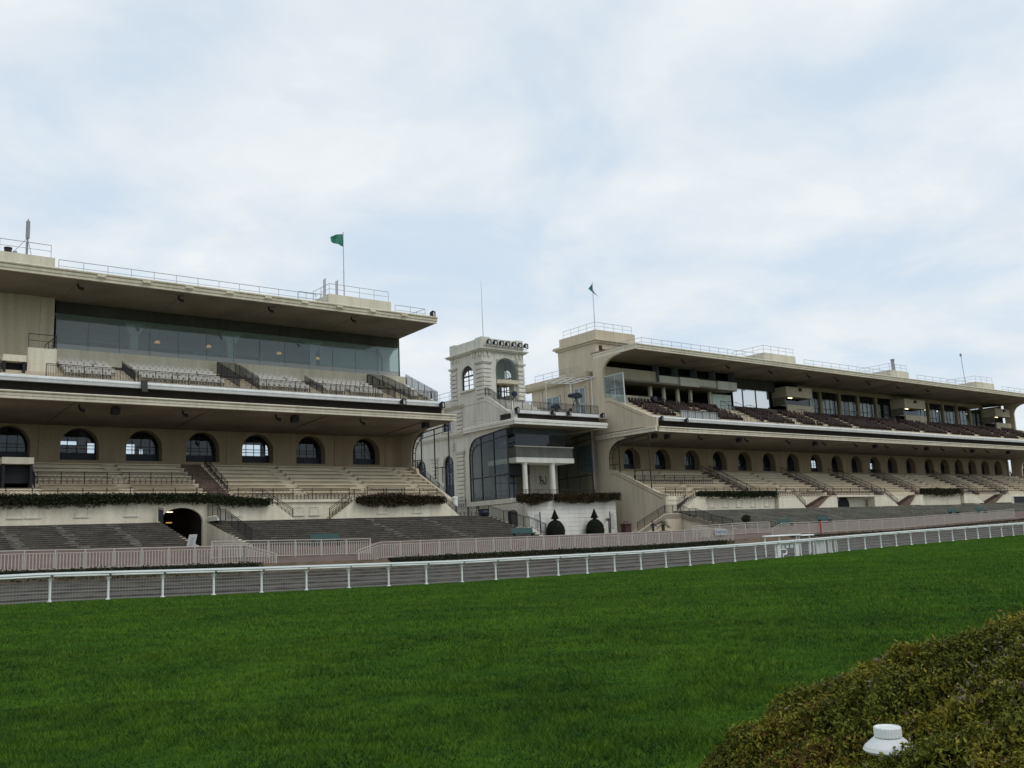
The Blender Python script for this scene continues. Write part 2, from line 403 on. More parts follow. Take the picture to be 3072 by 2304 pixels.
def hedge_box(name, x0, x1, y0, y1, zf0, zf1, n, size, mats, wts, label, cat, group=None, core=True, droop=0.0):
    """leafy strip: a dark core with leaves all over and through it"""
    root = thing(name, ((x0 + x1) / 2, y0, zf0((x0 + x1) / 2)), label, cat, group)
    u = rng.random(n); xx = x0 + (x1 - x0) * u
    lo = np.array([zf0(x) for x in xx]); hi = np.array([zf1(x) for x in xx])
    lump = .5 + .5 * np.sin(xx * 1.7 + 1.3) * np.sin(xx * .63 + y0)
    hi = hi - (hi - lo) * .06 * lump
    if droop: lo = lo + (hi - lo) * droop * (1 - np.abs(np.sin(xx * 1.1 + y0)) ** .6 * rng.uniform(.5, 1, n))
    t = rng.random(n) ** .8; z = lo + (hi - lo) * t
    y = y0 + (y1 - y0) * rng.random(n) ** 1.5
    P = np.stack([xx, y, z], 1) + rng.normal(size=(n, 3)) * size * .25
    patch = .5 + .5 * np.sin(xx * .9 + 2 * t) * np.cos(xx * .37 + 1.0)
    q = rng.random(n) * .75 + patch * .25
    cum = np.cumsum(wts); midx = np.searchsorted(cum / cum[-1], np.clip(q, 0, .999))
    leaf_mesh('foliage', mats, P, size * rng.uniform(.6, 1.3, n), root, tint=rng.random(n), midx=midx)
    if core:
        m = MB(); k = max(2, int((x1 - x0) / 4)); xs = np.linspace(x0 + .1, x1 - .1, k + 1)
        for a, b2 in zip(xs, xs[1:]):
            za0, zb0, za1, zb1 = zf0(a), zf0(b2), zf1(a), zf1(b2)
            p = lambda lo_, hi_, f: lo_ + (hi_ - lo_) * f
            ym = (y0 * .4 + y1 * .6); bf = .3 if droop else .1
            V = [(a, ym, p(za0, za1, bf)), (b2, ym, p(zb0, zb1, bf)), (b2, y1, p(zb0, zb1, bf)), (a, y1, p(za0, za1, bf)),
                 (a, ym, p(za0, za1, .9)), (b2, ym, p(zb0, zb1, .9)), (b2, y1, p(zb0, zb1, .9)), (a, y1, p(za0, za1, .9))]
            m.add(V, [(3,2,1,0),(4,5,6,7),(0,1,5,4),(1,2,6,5),(2,3,7,6),(3,0,4,7)])
        m.build('stems', MATS['ivy_stem'], root)
    return root
plain('ivy_stem', (.010, .010, .007), .9)
hedge_box('ivy_hedge', -2, 26.2, 60.3, 61.8, lambda x: gF(x) - .66, lambda x: gF(x) + .11, 6000, .16, [LEAFD, LEAFM, LEAFR], [.8, .15, .05],
          'dark ivy hedge clipped below the picket fence left of the promenade steps', 'hedge', 'low hedges along the promenade')
hedge_box('ivy_hedge', 36.2, 74.0, 60.3, 61.8, lambda x: gF(x) - .66, lambda x: gF(x) + .11, 8000, .16, [LEAFD, LEAFM, LEAFR], [.75, .2, .05],
          'long dark hedge below the picket fence in front of the two topiaries', 'hedge', 'low hedges along the promenade')
hedge_box('ivy_hedge', 84, 140, 60.3, 61.8, lambda x: gF(x) - .62, lambda x: gF(x) - .12, 3000, .17, [LEAFM, LEAFD], [.6, .4],
          'thin brownish hedge below the far right picket fence', 'hedge', 'low hedges along the promenade')

# ------------------------------------------------------------------ running rail
RY = 41.5; RH = 1.2
RAILP = plain('rail_plastic', (.56, .60, .58), .35, spec=.4)
rail = thing('running_rail', (9, RY, gR(9)), 'white plastic running rail with wire mesh between turf and asphalt steps', 'racecourse rail')
prof = [(-.14, 1.04), (-.19, 1.05), (-.20, 1.08), (-.16, 1.125), (-.06, 1.15), (.05, 1.135), (.09, 1.10), (.09, 1.06), (.02, 1.045)]
m = MB(); xs = np.arange(2, 103, 2.2)
def sweep(m, prof, xs, y, zf):
    n = len(prof); b = len(m.v)
    for x in xs:
        for (py, pz) in prof: m.v.append((x, y + py, zf(x) + pz))
    for i in range(len(xs) - 1):
        for k in range(n):
            k2 = (k + 1) % n
            m.f.append((b + i * n + k, b + i * n + k2, b + (i + 1) * n + k2, b + (i + 1) * n + k))
    m.f.append(tuple(b + k for k in range(n))); m.f.append(tuple(b + (len(xs) - 1) * n + k for k in range(n)))
    return m
sweep(m, prof, xs, RY, gR).build('top_rail', RAILP, rail, smooth=True)
low = MB()
for x in np.arange(9.03 - 6.6, 101, 2.2): low.tube((x + .05, RY - .17, gR(x) + 1.0), (x + 2.15, RY - .17, gR(x + 2.2) + 1.0), .036, 8)
low.build('lower_rail', WHITE, rail, smooth=True)
pm = MB()
pm.tube((9, RY + .07, gR(9) - .05), (9, RY + .07, gR(9) + .86), .048, 10)
pm.tube((9, RY + .07, gR(9) + .80), (9, RY + .07, gR(9) + .86), .068, 10)
pm.tube((9, RY + .07, gR(9) + .86), (9, RY - .0, gR(9) + 1.06), .042, 10)
pm.box(8.91, 9.09, RY - .03, RY + .17, gR(9) + .87, gR(9) + .895)
pm.lathe([(.10, 0), (.10, .05), (.05, .07)], (9, RY + .07, gR(9) - .02), 10)
post0 = pm.build('post', WHITE, rail)
px = [1.3 + 2.2 * k for k in range(46)]
first = True
for x in np.arange(9.03 - 2.2 * 1, 101, 2.2):
    c = post0 if first else dup(post0)
    c.location = (x - 9, 0, gR(x) - gR(9)); first = False
wm = MB(); xw = np.arange(4, 70, .12)
for zq in np.arange(.06, .95, .11):
    for x0, x1 in zip(xs[:-1], xs[1:]):
        wm.tube((x0, RY + .13, gR(x0) + zq), (x1, RY + .13, gR(x1) + zq), .0026, 3, cap=False)
for x in xw: wm.tube((x, RY + .13, gR(x)), (x, RY + .13, gR(x) + .96), .0020, 3, cap=False)
wm.build('wire_mesh', GALV, rail, fix=False)

# gap in the rail with its gate: short rails set back, uprights, bent tube
def short_rail(x0, x1, y, ztop, label, posts):
    t = thing('gate_rail', (x0, y, gR(x0)), label, 'racecourse rail', 'short white rails at the track gate')
    z = lambda x: ztop - 1.15
    sweep(MB(), prof, [x0, (x0 + x1) / 2, x1], y, z).build('top_rail', WHITE, t, smooth=True)
    for px_ in posts:
        MB().tube((px_, y + .06, gR(px_) - .05), (px_, y + .06, ztop - .08), .05, 8).build('post', WHITE, t)
short_rail(57.1, 61.5, 44.0, 1.22, 'longer short white rail set back behind the track gate', [57.4, 59.1, 61.2])
short_rail(61.6, 63.4, 44.2, 1.16, 'shorter white rail right of the other one behind the track gate', [61.8, 63.1])
gt = thing('track_gate', (57, RY, gR(57)), 'white track gate of clustered uprights and bent tube in the running rail', 'gate')
z0 = gR(56)
gm = MB().box(55.3, 55.62, RY - .05, RY + .05, z0, z0 + 1.02); gm.build('panel', WHITEM, gt)
gm = MB().box(57.35, 57.75, RY - .05, RY + .05, z0, z0 + 1.05); gm.build('panel', WHITEM, gt)
for k, x in enumerate([57.95, 59.2, 59.5, 60.1, 60.4, 60.62, 60.84, 61.05, 61.3, 61.7, 62.1, 62.6]):
    MB().tube((x, RY + (.12 if k % 2 else -.05), gR(x)), (x, RY + (.12 if k % 2 else -.05), gR(x) + 1.03), .05 if k != 3 else .08, 8).build('upright', WHITEM, gt)
MB().box(60.15, 61.2, RY + .10, RY + .14, z0 + .06, z0 + 1.0).build('panel', WHITEM, gt)
lp = [(55.62, RY - .06, z0 + .55), (56.2, RY - .06, z0 + .53), (56.3, RY - .06, z0 + .44), (56.28, RY - .06, z0 + .27), (56.18, RY - .06, z0 + .2), (55.9, RY - .06, z0 + .2), (55.86, RY - .06, z0 + .24), (55.86, RY - .06, z0)]
MB().path(lp, .045, 8).build('bent_tube', WHITE, gt)
MB().tube((55.6, RY - .04, z0 + .94), (57.4, RY - .04, z0 + .99), .05, 8).build('crossbar', WHITE, gt)
for k, x in enumerate((55.9, 56.4, 56.9)):
    MB().box(x, x + .3, RY + .02, RY + .06, z0 + .62, z0 + .86).build('board', WHITEM, gt)

# ------------------------------------------------------------------ picket fences
def picket_fence(pts, label, group='white picket fences on the promenade', step=.185, post_at=None, bay=2.2, h=1.2):
    """pts: list of (x, y, zbase); one fence running through the points"""
    t = thing('picket_fence', pts[0], label, 'fence', group)
    bars = MB(); rails = MB(); posts = []
    for (a, b2) in zip(pts, pts[1:]):
        a = Vector(a); b2 = Vector(b2); Lh = (b2 - a).length
        dx = (b2 - a) / Lh
        n = max(1, int(Lh / step)); side = Vector((-dx.y, dx.x, 0)).normalized()
        for zr, th in ((h, .032), (h - .18, .022), (.10, .022)):
            rails.tube(a + zz * zr, b2 + zz * zr, th, 6)
        for k in range(n):
            p = a + dx * (Lh * (k + .5) / n)
            w_ = dx * .025; o_ = side * .014
            q = [p - w_ - o_, p + w_ - o_, p + w_ + o_, p - w_ + o_]
            V = [v + zz * .1 for v in q] + [v + zz * (h - .18) for v in q]
            bars.add(V, [(0,1,5,4),(1,2,6,5),(2,3,7,6),(3,0,4,7)])
        k = max(1, round(Lh / bay))
        posts += [a + (b2 - a) * (i / k) for i in range(k)]
    posts.append(Vector(pts[-1]))
    bars.build('picket_panel', FENCEM, t, fix=False); rails.build('rail', FENCEM, t)
    p0 = None
    for p in posts:
        if p0 is None:
            p0 = MB().box(p.x - .035, p.x + .035, p.y - .035, p.y + .035, p.z - .12, p.z + h).build('post', FENCEM, t); pp = p.copy()
        else:
            c = dup(p0); c.location = p - pp
    return t
FP = lambda x, y=62.05, dz=0: (x, y, gF(x) + dz)
def run(x0, x1, y=62.05, n=8, zf=gF): return [(x, y, zf(x)) for x in np.linspace(x0, x1, n)]
picket_fence([FP(25.4), (27.6, 61.9, gF(27) - .62)], 'short sloping picket fence left of the promenade steps')
picket_fence(run(2, 25.4), 'leftmost straight picket fence in front of the tunnel')
picket_fence([(x, 65.6, zP(x, 65.6)) for x in np.linspace(24.5, 37.0, 4)], 'picket fence set back across the head of the promenade steps')
picket_fence([FP(35.8), (33.9, 61.9, gF(34) - .55)], 'short sloping picket fence right of the promenade steps')
picket_fence(run(35.8, 74.0, n=12), 'long picket fence below the topiaries and the white pavilion')
picket_fence([FP(74.0), (75.7, 61.9, gF(75) - .5)], 'short sloping picket fence before the right hand gap')
picket_fence([(x, 65.6, zP(x, 65.6)) for x in np.linspace(74.0, 86.5, 4)], 'picket fence set back behind the track gate')
picket_fence([FP(83.8), (81.9, 61.9, gF(82) - .2 - .35)], 'short sloping picket fence right of the track gate')
picket_fence(run(83.8, 136, n=12), 'far right long picket fence below the right grandstand')
# ------------------------------------------------------------------ grandstand pieces shared by both stands
def tier_profile(yfront, zfloor, ystart, n, dy, dz, yend, zbase):
    p = [(yfront, zbase), (yfront, zfloor)]
    z = zfloor
    for k in range(n):
        y = ystart + dy * k
        p += [(y, z), (y, z + dz)]; z += dz
    p += [(yend, z), (yend, zbase)]
    return p
LT = dict(ystart=85.0, n=9, dy=1.0, dz=.45)       # lower tier of benches
UT = dict(ystart=86.9, n=5, dy=.95, dz=.40)       # upper tier of seats, left stand
UTR = dict(ystart=86.9, n=6, dy=.9, dz=.45)       # and right stand
CAN = [(94.28, 14.05), (88.5, 14.42), (83.36, 14.63), (83.36, 15.25), (85.55, 15.42), (94.28, 15.6)]
CANF = [(83.355, 14.60), (83.02, 14.60), (83.02, 14.80), (82.97, 14.83), (82.95, 15.01), (83.02, 15.04), (82.86, 15.09), (82.82, 15.17), (82.88, 15.24), (83.355, 15.27)]
ROOFP = [(94.28, 25.74), (86.36, 25.94), (86.36, 26.62), (95.0, 26.95), (108.5, 26.95), (108.5, 26.2), (94.28, 26.1)]
ROOFF = [(86.355, 25.91), (86.12, 25.91), (86.12, 26.12), (86.04, 26.16), (86.0, 26.38), (86.06, 26.41), (85.92, 26.46), (85.88, 26.56), (85.95, 26.64), (86.355, 26.66)]

def win_frame(c, w, z0, zs, y, m, base=.78, nv=3, nh=(.45, .8)):
    """glazing bars, surround and solid foot panel of one arched window, in the plane y"""
    r = w / 2 - .02; t = .045
    out = arch_loop(c, 2 * r, z0, zs); inn = arch_loop(c, 2 * r - .16, z0 + .08, zs)
    m.prism(out, y - .05, y + .05, 'y', [inn])
    m.box(c - r + .08, c + r - .08, y - .035, y + .035, z0 + .08, z0 + base)
    for k in range(1, nv + 1):
        x = c - r + 2 * r * k / (nv + 1)
        zt = zs + math.sqrt(max(.01, (r - .06) ** 2 - (x - c) ** 2))
        m.box(x - .03, x + .03, y - .03, y + .03, z0 + base, zt)
    for f in nh:
        z = z0 + base + (zs + .35 - z0 - base) * f
        hw = r - .08 if z <= zs else math.sqrt(max(.01, (r - .08) ** 2 - (z - zs) ** 2))
        m.box(c - hw, c + hw, y - .026, y + .026, z - .03, z + .03)
    return m

def arcade(root, x0, x1, arches, w=3.42, z0=10.85, zs=12.15, wy=94.3, wt=1.3):
    holes = [arch_loop(c, w, z0, zs) for c in arches]
    MB().prism([(x0, 10.3), (x1, 10.3), (x1, 14.04), (x0, 14.04)], wy, wy + wt, 'y', holes).build('arcade_wall', ARCADE, root)
    MB().box(x0, x1, wy - .06, wy - .002, 13.93, 14.03).build('cornice_strip', ARCADE, root)
    f0 = None
    for c in arches:
        if f0 is None:
            f0 = win_frame(c, w, z0, zs, wy + 1.12, MB()).build('arch_window', BLUEF, root)
            MB().prism(arch_loop(c, w - .2, z0 + .1, zs), wy + 1.125, wy + 1.135, 'y').build('pane', GLASSA, f0); c0 = c
        else:
            q = dup(f0, parent=root); q.location = (c - c0, 0, 0)

def benches(root, segs, rows=range(0, 8)):
    """cream concrete bench seats on the lower tier, one part per run between two aisles"""
    for k in rows:
        y = LT['ystart'] + LT['dy'] * k; z = 6.4 + LT['dz'] * (k + 1)
        for (a, b) in segs(k):
            m = MB().box(a, b, y + .40, y + .80, z + .30, z + .37)
            m.box(a + .15, b - .15, y + .66, y + .76, z - .02, z + .305)
            m.build('bench', BENCHM, root)

def end_wall(root, xa, xb, name='end_wall', mat=None, full=True):
    """gable wall of a stand: parapets follow the two tiers, openings between"""
    mat = mat or CREAM
    lower = [(82.4, 1.6), (82.4, 6.5), (82.9, 6.55), (83.6, 6.75), (91.05, 10.16), (91.3, 10.28), (92.2, 10.35), (92.2, 12.0), (92.05, 12.75), (91.6, 13.4), (91.0, 13.85), (90.2, 14.16), (89.0, 14.38), (89.0, 14.60),
             (94.3, 14.60), (94.3, 1.6)]
    if not full: lower = [(84.65, 3.9), (84.65, 6.42), (91.05, 9.6), (91.3, 10.2), (92.2, 10.35), (92.2, 12.0), (92.05, 12.75), (91.6, 13.4), (91.0, 13.85), (90.2, 14.16), (89.0, 14.38), (89.0, 14.60), (94.3, 14.60), (94.3, 3.9)]
    MB().prism(lower, xa, xb, 'x').build(name, mat, root)
    upper = [(83.1, 15.24), (83.1, 16.45), (83.7, 16.55), (84.4, 16.85), (91.1, 19.95), (91.4, 20.1), (92.35, 20.2), (92.35, 23.6), (92.2, 24.25), (91.75, 24.9), (91.0, 25.35), (90.0, 25.62), (89.1, 25.72), (89.1, 25.9), (94.3, 25.9), (94.3, 15.4), (86, 15.42)]
    if not full: upper = [(85.72, 15.43), (85.72, 16.95), (86.9, 17.0), (91.1, 18.85), (93.2, 19.0), (93.2, 20.9), (94.3, 20.9), (94.3, 15.44)]
    MB().prism(upper, xa, xb, 'x').build(name, mat, root)
    if not full: return
    # dark strips along the parapets: a groove's shadow line put in as colour
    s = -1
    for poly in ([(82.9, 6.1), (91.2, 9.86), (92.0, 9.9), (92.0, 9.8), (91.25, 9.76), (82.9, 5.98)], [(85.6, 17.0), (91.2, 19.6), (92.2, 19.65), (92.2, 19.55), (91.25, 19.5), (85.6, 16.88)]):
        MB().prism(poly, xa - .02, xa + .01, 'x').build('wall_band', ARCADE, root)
    MB().prism([(82.2, 6.5), (82.95, 6.6), (83.65, 6.8), (91.1, 10.22), (92.2, 10.4), (92.2, 10.5), (91.1, 10.33), (83.6, 6.92), (82.9, 6.72), (82.2, 6.62)], xa - .06, xb + .06, 'x').build('coping', mat, root)

def side_screen(root, x, z_shift=0.0):
    """black steel screen in the end opening of the lower tier"""
    m = MB()
    pts = [(92.15, 10.5), (92.15, 12.0), (92.0, 12.7), (91.55, 13.35), (90.95, 13.8), (90.2, 14.08), (84.8, 14.4)]
    inn = [(91.6, 10.4), (91.6, 11.95), (91.45, 12.45), (91.1, 12.95), (90.6, 13.3), (90.0, 13.5), (84.8, 13.75)]
    for q, r in ((pts, .075), (inn, .05)):
        m.path([(x, a, b) for a, b in q], r, 6)
    for y in (90.3, 87.6, 84.8):
        zt = 14.08 + (90.2 - y) * .06; zb = 6.9 + (y - 83.6) * .457
        m.tube((x, y, zb), (x, y, zt), .075, 6)
    m.tube((x, 92.15, 11.1), (x, 90.3, 11.1), .05, 6)
    m.tube((x, 87.6, 9.9), (x, 84.8, 9.9), .05, 6); m.tube((x, 86.2, 9.9), (x, 86.2, 8.2), .05, 6); m.tube((x, 90.3, 11.1), (x, 90.3, 10.2), .05, 6); m.tube((x, 91.2, 11.1), (x, 91.2, 10.4), .05, 6)
    for a, b in zip(pts[1:6], inn[1:6]): m.tube((x, a[0], a[1]), (x, b[0], b[1]), .04, 5)
    m.build('side_screen', IRON, root)

def scroll_panel(m, p0, p1, h=1.05, zb=.06):
    """wrought iron: top and bottom rail, a row of arches with rings inside"""
    p0 = Vector(p0); p1 = Vector(p1); L_ = (p1 - p0).length; dx = (p1 - p0) / L_
    for zq in (h, h - .16, zb): m.tube(p0 + zz * zq, p1 + zz * zq, .028 if zq == h else .018, 4)
    n = max(1, round(L_ / .42)); w_ = L_ / n; r = w_ * .42
    for k in range(n):
        c = p0 + dx * (w_ * (k + .5))
        arc = [c + dx * (r * math.cos(a)) + zz * (zb + .42 + r * math.sin(a)) for a in np.linspace(0, PI, 7)]
        m.path([c + dx * r + zz * zb] + arc + [c - dx * r + zz * zb], .024, 3)
        m.path([c + dx * (r * .6 * math.cos(a)) + zz * (zb + .33 + r * .6 * math.sin(a)) for a in np.linspace(0, 2 * PI, 9)], .022, 3)
        m.path([c + dx * (w_ * .5) + zz * (h - .16), c + dx * (w_ * .2) + zz * (h - .24), c - dx * (w_ * .2) + zz * (h - .24), c - dx * (w_ * .5) + zz * (h - .16)], .02, 3)
    return m

def iron_railing(pts, label, group='wrought iron scroll railings', bay=1.9, h=1.1):
    t = thing('iron_railing', pts[0], label, 'railing', group)
    posts = []; panels = MB()
    for a, b in zip(pts, pts[1:]):
        a = Vector(a); b = Vector(b); k = max(1, round((b - a).length / bay))
        for i in range(k):
            p, q = a + (b - a) * (i / k), a + (b - a) * ((i + 1) / k)
            scroll_panel(panels, p, q, h - .05); posts.append(p)
    posts.append(Vector(pts[-1]))
    panels.build('scroll_panel', IRON, t, fix=False)
    p0 = None
    for p in posts:
        if p0 is None: p0 = MB().box(p.x - .03, p.x + .03, p.y - .03, p.y + .03, p.z, p.z + h).build('post', IRON, t); pp = p.copy()
        else: dup(p0).location = p - pp
    return t

def bar_railing(pts, label, group='black bar railings', bay=1.5, h=1.1, step=.13, bars=True, name='bar_railing', mat=None, r=.028):
    mat = mat or IRON
    t = thing(name, pts[0], label, 'railing', group)
    posts = []; m = MB(); rl = MB()
    for a, b in zip(pts, pts[1:]):
        a = Vector(a); b = Vector(b); L_ = (b - a).length; k = max(1, round(L_ / bay))
        rl.tube(a + zz * h, b + zz * h, r * 1.15, 5)
        for zq in ((h - .12, .1) if bars else (h * .52,)): rl.tube(a + zz * zq, b + zz * zq, r * .8, 4)
        if bars:
            n = int(L_ / step)
            for i in range(n):
                p = a + (b - a) * ((i + .5) / n); m.tube(p + zz * .1, p + zz * (h - .12), .023, 3, cap=False)
        posts += [a + (b - a) * (i / k) for i in range(k)]
    posts.append(Vector(pts[-1]))
    if bars: m.build('bars', mat, t, fix=False)
    rl.build('handrail', mat, t)
    p0 = None
    for p in posts:
        if p0 is None: p0 = MB().tube(p, p + zz * h, r, 5).build('post', mat, t); pp = p.copy()
        else: dup(p0).location = p - pp
    return t
def roof_railing(pts, label, bay=2.0):
    return bar_railing(pts, label, 'galvanised safety railings on the roofs', bay, 1.15, bars=False, name='roof_railing', mat=GALV, r=.028)

def seat_shape(x, y, z):
    m = MB()
    m.box(x - .21, x + .21, y + .08, y + .48, z + .40, z + .45)
    m.prism([(y + .46, z + .42), (y + .52, z + .42), (y + .60, z + .86), (y + .55, z + .87)], x - .21, x + .21, 'x')
    m.box(x - .16, x - .13, y + .12, y + .46, z, z + .40); m.box(x + .13, x + .16, y + .12, y + .46, z, z + .40)
    m.box(x - .255, x - .225, y + .1, y + .5, z + .55, z + .60)
    return m
def seats(root, segs, mat, individually=100, pitch=.56, UT=UT):
    """rows of folding seats on the upper tier; the nearest ones are parts of their own, the rest one mass"""
    spots = []
    for k in range(UT['n']):
        y = UT['ystart'] + UT['dy'] * k - (.0); z = 16.95 + UT['dz'] * (k + 1)
        for (a, b) in segs(k):
            n = int((b - a) / pitch)
            for i in range(n):
                if random.random() > .05: spots.append((a + pitch * (i + .5) + random.uniform(-.03, .03), y + .2 + random.uniform(-.03, .03), z))
    spots.sort(key=lambda s: s[0] + s[1])
    p0 = None
    for (x, y, z) in spots[:individually]:
        if p0 is None: p0 = seat_shape(x, y, z).build('seat', mat, root); s0 = (x, y, z)
        else: dup(p0).location = (x - s0[0], y - s0[1], z - s0[2])
    m = MB()
    for (x, y, z) in spots[individually:]:
        b = seat_shape(x, y, z); m.add(b.v, b.f)
    o = m.build('seat_block', mat, root, fix=False); o['kind'] = 'stuff'

def hall_things(root, x0, x1, seed):
    r = random.Random(seed); x = x0 + 3
    while x < x1 - 3:
        MB().box(x, x + .7, 98.2, 98.9, 10.4, 14.6).build('hall_column', ROOM, root); x += r.uniform(4.2, 9.5)
    for k in range(int((x1 - x0) / 14)):
        x = r.uniform(x0 + 3, x1 - 3); MB().box(x, x + 1.0, 97, 97.12, 14.3, 14.38).build('tube_lamp', LAMPW, root)
        x = r.uniform(x0 + 3, x1 - 3); MB().box(x, x + r.uniform(1, 2.5), 96.2, 96.3, 10.4, r.uniform(11.8, 13.2)).build('notice_panel', STONE if k % 2 else BROWNW, root)
def stand_shell(root, x0, x1, rear_holes, UT=UT, xback=None):
    MB().prism(tier_profile(84.6, 6.4, LT['ystart'], LT['n'], LT['dy'], LT['dz'], 94.29, 6.0), x0, x1, 'x').build('lower_tier', TIERM, root)
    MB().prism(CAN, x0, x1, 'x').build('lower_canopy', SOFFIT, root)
    MB().prism(CANF, x0 - .02, x1 + .02, 'x').build('canopy_fascia', PALE, root)
    MB().prism([(85.6, 15.40), (85.75, 15.9), (85.55, 16.40), (86.2, 16.42), (86.2, 15.40)], x0, x1, 'x').build('recess_band', DARKB, root)  # charcoal recess wall; the shadow under the white edge is in its colour
    MB().prism([(84.95, 16.36), (84.9, 16.62), (84.86, 16.64), (84.86, 16.72), (84.95, 16.9), (85.7, 16.93), (85.7, 16.40), (85.05, 16.38)], x0, x1, 'x').build('balcony_edge', WHITEM, root)
    MB().prism(tier_profile(85.72, 16.95, UT['ystart'], UT['n'], UT['dy'], UT['dz'], 94.29, 16.2), x0, x1, 'x').build('upper_tier', TIERM, root)
    xback = x0 if xback is None else xback
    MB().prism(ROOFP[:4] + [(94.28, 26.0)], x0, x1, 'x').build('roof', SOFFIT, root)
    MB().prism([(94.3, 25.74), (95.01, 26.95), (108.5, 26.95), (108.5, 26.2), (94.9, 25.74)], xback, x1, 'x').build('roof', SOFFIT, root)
    MB().prism(ROOFF, x0 - .02, x1 + .02, 'x').build('roof_fascia', PALE, root)
    # hall behind the arcade and rear wall with openings to the sky
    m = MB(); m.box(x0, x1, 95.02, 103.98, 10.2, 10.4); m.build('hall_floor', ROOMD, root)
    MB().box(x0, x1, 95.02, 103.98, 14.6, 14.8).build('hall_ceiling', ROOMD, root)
    MB().prism([(x0, 2), (x1, 2), (x1, 26.1), (xback + .02, 26.1), (xback + .02, 24.3), (x0, 24.3)] if xback > x0 else [(x0, 2), (x1, 2), (x1, 26.1), (x0, 26.1)], 104, 104.4, 'y', rear_holes).build('rear_wall', ROOM, root)

def aisle(root, x, w=1.7):
    m = MB()
    for k in range(9):
        y = LT['ystart'] + k * LT['dy']; z = 6.4 + .45 * k
        m.box(x - w / 2, x + w / 2, y - .5, y - .002, z - .1, z + .225); m.box(x - w / 2, x + w / 2, y - .001, y + .49, z + .2, z + .46)
    m.build('stair_aisle', AISLEM, root)
# ================================================================== LEFT GRANDSTAND
XL0, XL1 = -14.0, 57.5
LS = thing('grandstand', (22, 83, 4.5), 'cream two-tier grandstand with glazed salon under its roof, left of the white tower', 'grandstand')
def rect(x0, x1, z0, z1): return [(x0, z0), (x1, z0), (x1, z1), (x0, z1)]
stand_shell(LS, XL0, XL1, [rect(23.1, 24.7, 12.5, 13.75), rect(25.6, 26.45, 12.4, 13.6), rect(29.5, 30.5, 12.3, 13.6), rect(30.9, 32.3, 12.1, 13.1), rect(42.3, 44.6, 12.6, 13.9), rect(45.1, 46.0, 12.7, 13.9)])
arcade(LS, XL0, XL1 + .3, [4.96, 10.82, 16.7, 22.62, 28.5, 34.25, 40.06, 46.1, 52.9])
end_wall(LS, 57.5, 57.85, full=False); hall_things(LS, 8, 57, 3)
MB().box(57.5, 57.85, 94.92, 104.4, 2, 20.9).build('end_wall', CREAM, LS); MB().box(57.46, 57.8, 97.0, 104.4, 20.9, 25.7).build('end_wall', CREAM, LS)
side_screen(LS, 57.68)
bays = [(-2, 6.2), (7.2, 14.6), (17.9, 24.2), (25.4, 31.2), (34.0, 40.2), (41.4, 48.0), (49.2, 54.6), (55.4, 57.3)]
def left_segs(k): return [(a, b - .0 * k) for (a, b) in bays if b > 8]
benches(LS, left_segs)
# pilaster strips on the arcade wall
boxes(LS, 'pilaster', ARCADE, [(x - .5, x + .5, 94.22, 94.299, 10.35, 13.93) for x in (19.6, 37.2, 49.4, 55.8)])
def vomitory(root, x0, x1, y=87.2, z0=7.7, ztop=10.3, mat=None):
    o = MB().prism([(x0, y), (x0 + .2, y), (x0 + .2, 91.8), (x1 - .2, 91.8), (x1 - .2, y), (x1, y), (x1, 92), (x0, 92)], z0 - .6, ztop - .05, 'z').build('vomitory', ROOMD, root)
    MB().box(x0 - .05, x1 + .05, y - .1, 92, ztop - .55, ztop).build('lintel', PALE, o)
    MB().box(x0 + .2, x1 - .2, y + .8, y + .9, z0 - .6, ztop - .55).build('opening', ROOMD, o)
vomitory(LS, 15.0, 17.3)
aisle(LS, 32.6, 2.0)
MB().box(XL0, XL0 + .3, 94.95, 104, 2, 26).build('end_wall', CREAM, LS)
vomitory(LS, 14.8, 16.5, 87.6, 17.2, 19.0)
# upper storey front: cream wall at the far left, glazed salon from there to the end
MB().box(XL0, 19.8, 93.2, 94.2, 19.6, 25.77).build('upper_wall', CREAM, LS)
boxes(LS, 'pilaster', CREAM, [(x, x + .7, 93.12, 93.199, 19.7, 25.7) for x in (2, 12.2, 15.2, 18.6)])
MB().box(16.7, 19.0, 88.0, 92.6, 17.6, 19.85).build('camera_stand_wall', PALE, LS)
MB().box(-6, 14.2, 88.6, 92.6, 17.6, 19.7).build('camera_stand_wall', PALE, LS)
MB().box(19.8, 57.6, 93.0, 94.5, 19.62, 21.0).build('salon_sill', PALE, LS)
fr = MB(); pn = MB(); gl = MB()
xsx = list(np.linspace(20.2, 57.4, 14))
for a, b in zip(xsx, xsx[1:]):
    pn.box(a + .03, b - .03, 94.20, 94.24, 21.03, 21.72)
    gl.box(a + .015, b - .015, 94.22, 94.235, 21.75, 25.5)
for x in xsx: fr.box(x - .018, x + .018, 94.18, 94.22, 21.0, 25.5)
fr.box(20.2, 57.4, 94.16, 94.20, 21.725, 21.755)
pn.build('frosted_panel', FROST, LS); gl.build('salon_glass', GLASSS, LS); fr.build('glazing_bars', GREY, LS)
MB().box(20.1, 57.4, 94.06, 94.13, 24.60, 25.72).build('blind', CURT, LS)
MB().box(19.8, 57.5, 94.5, 103.98, 20.7, 20.9).build('salon_floor', ROOMD, LS)
MB().box(19.8, 57.45, 94.71, 103.98, 24.56, 24.75).build('salon_ceiling', ROOMP, LS)
rw = MB().box(19.9, 48.6, 101.5, 101.7, 20.9, 25.1); rw.build('salon_back_wall', ROOM, LS)
MB().box(48.6, 57.2, 96.9, 97.1, 20.9, 24.55).build('salon_back_wall', ROOMP, LS)
boxes(LS, 'salon_door', ROOMD, [(x, x + 4.6, 101.2, 101.45, 20.9, 23.6) for x in (24.5, 31, 38.5)])
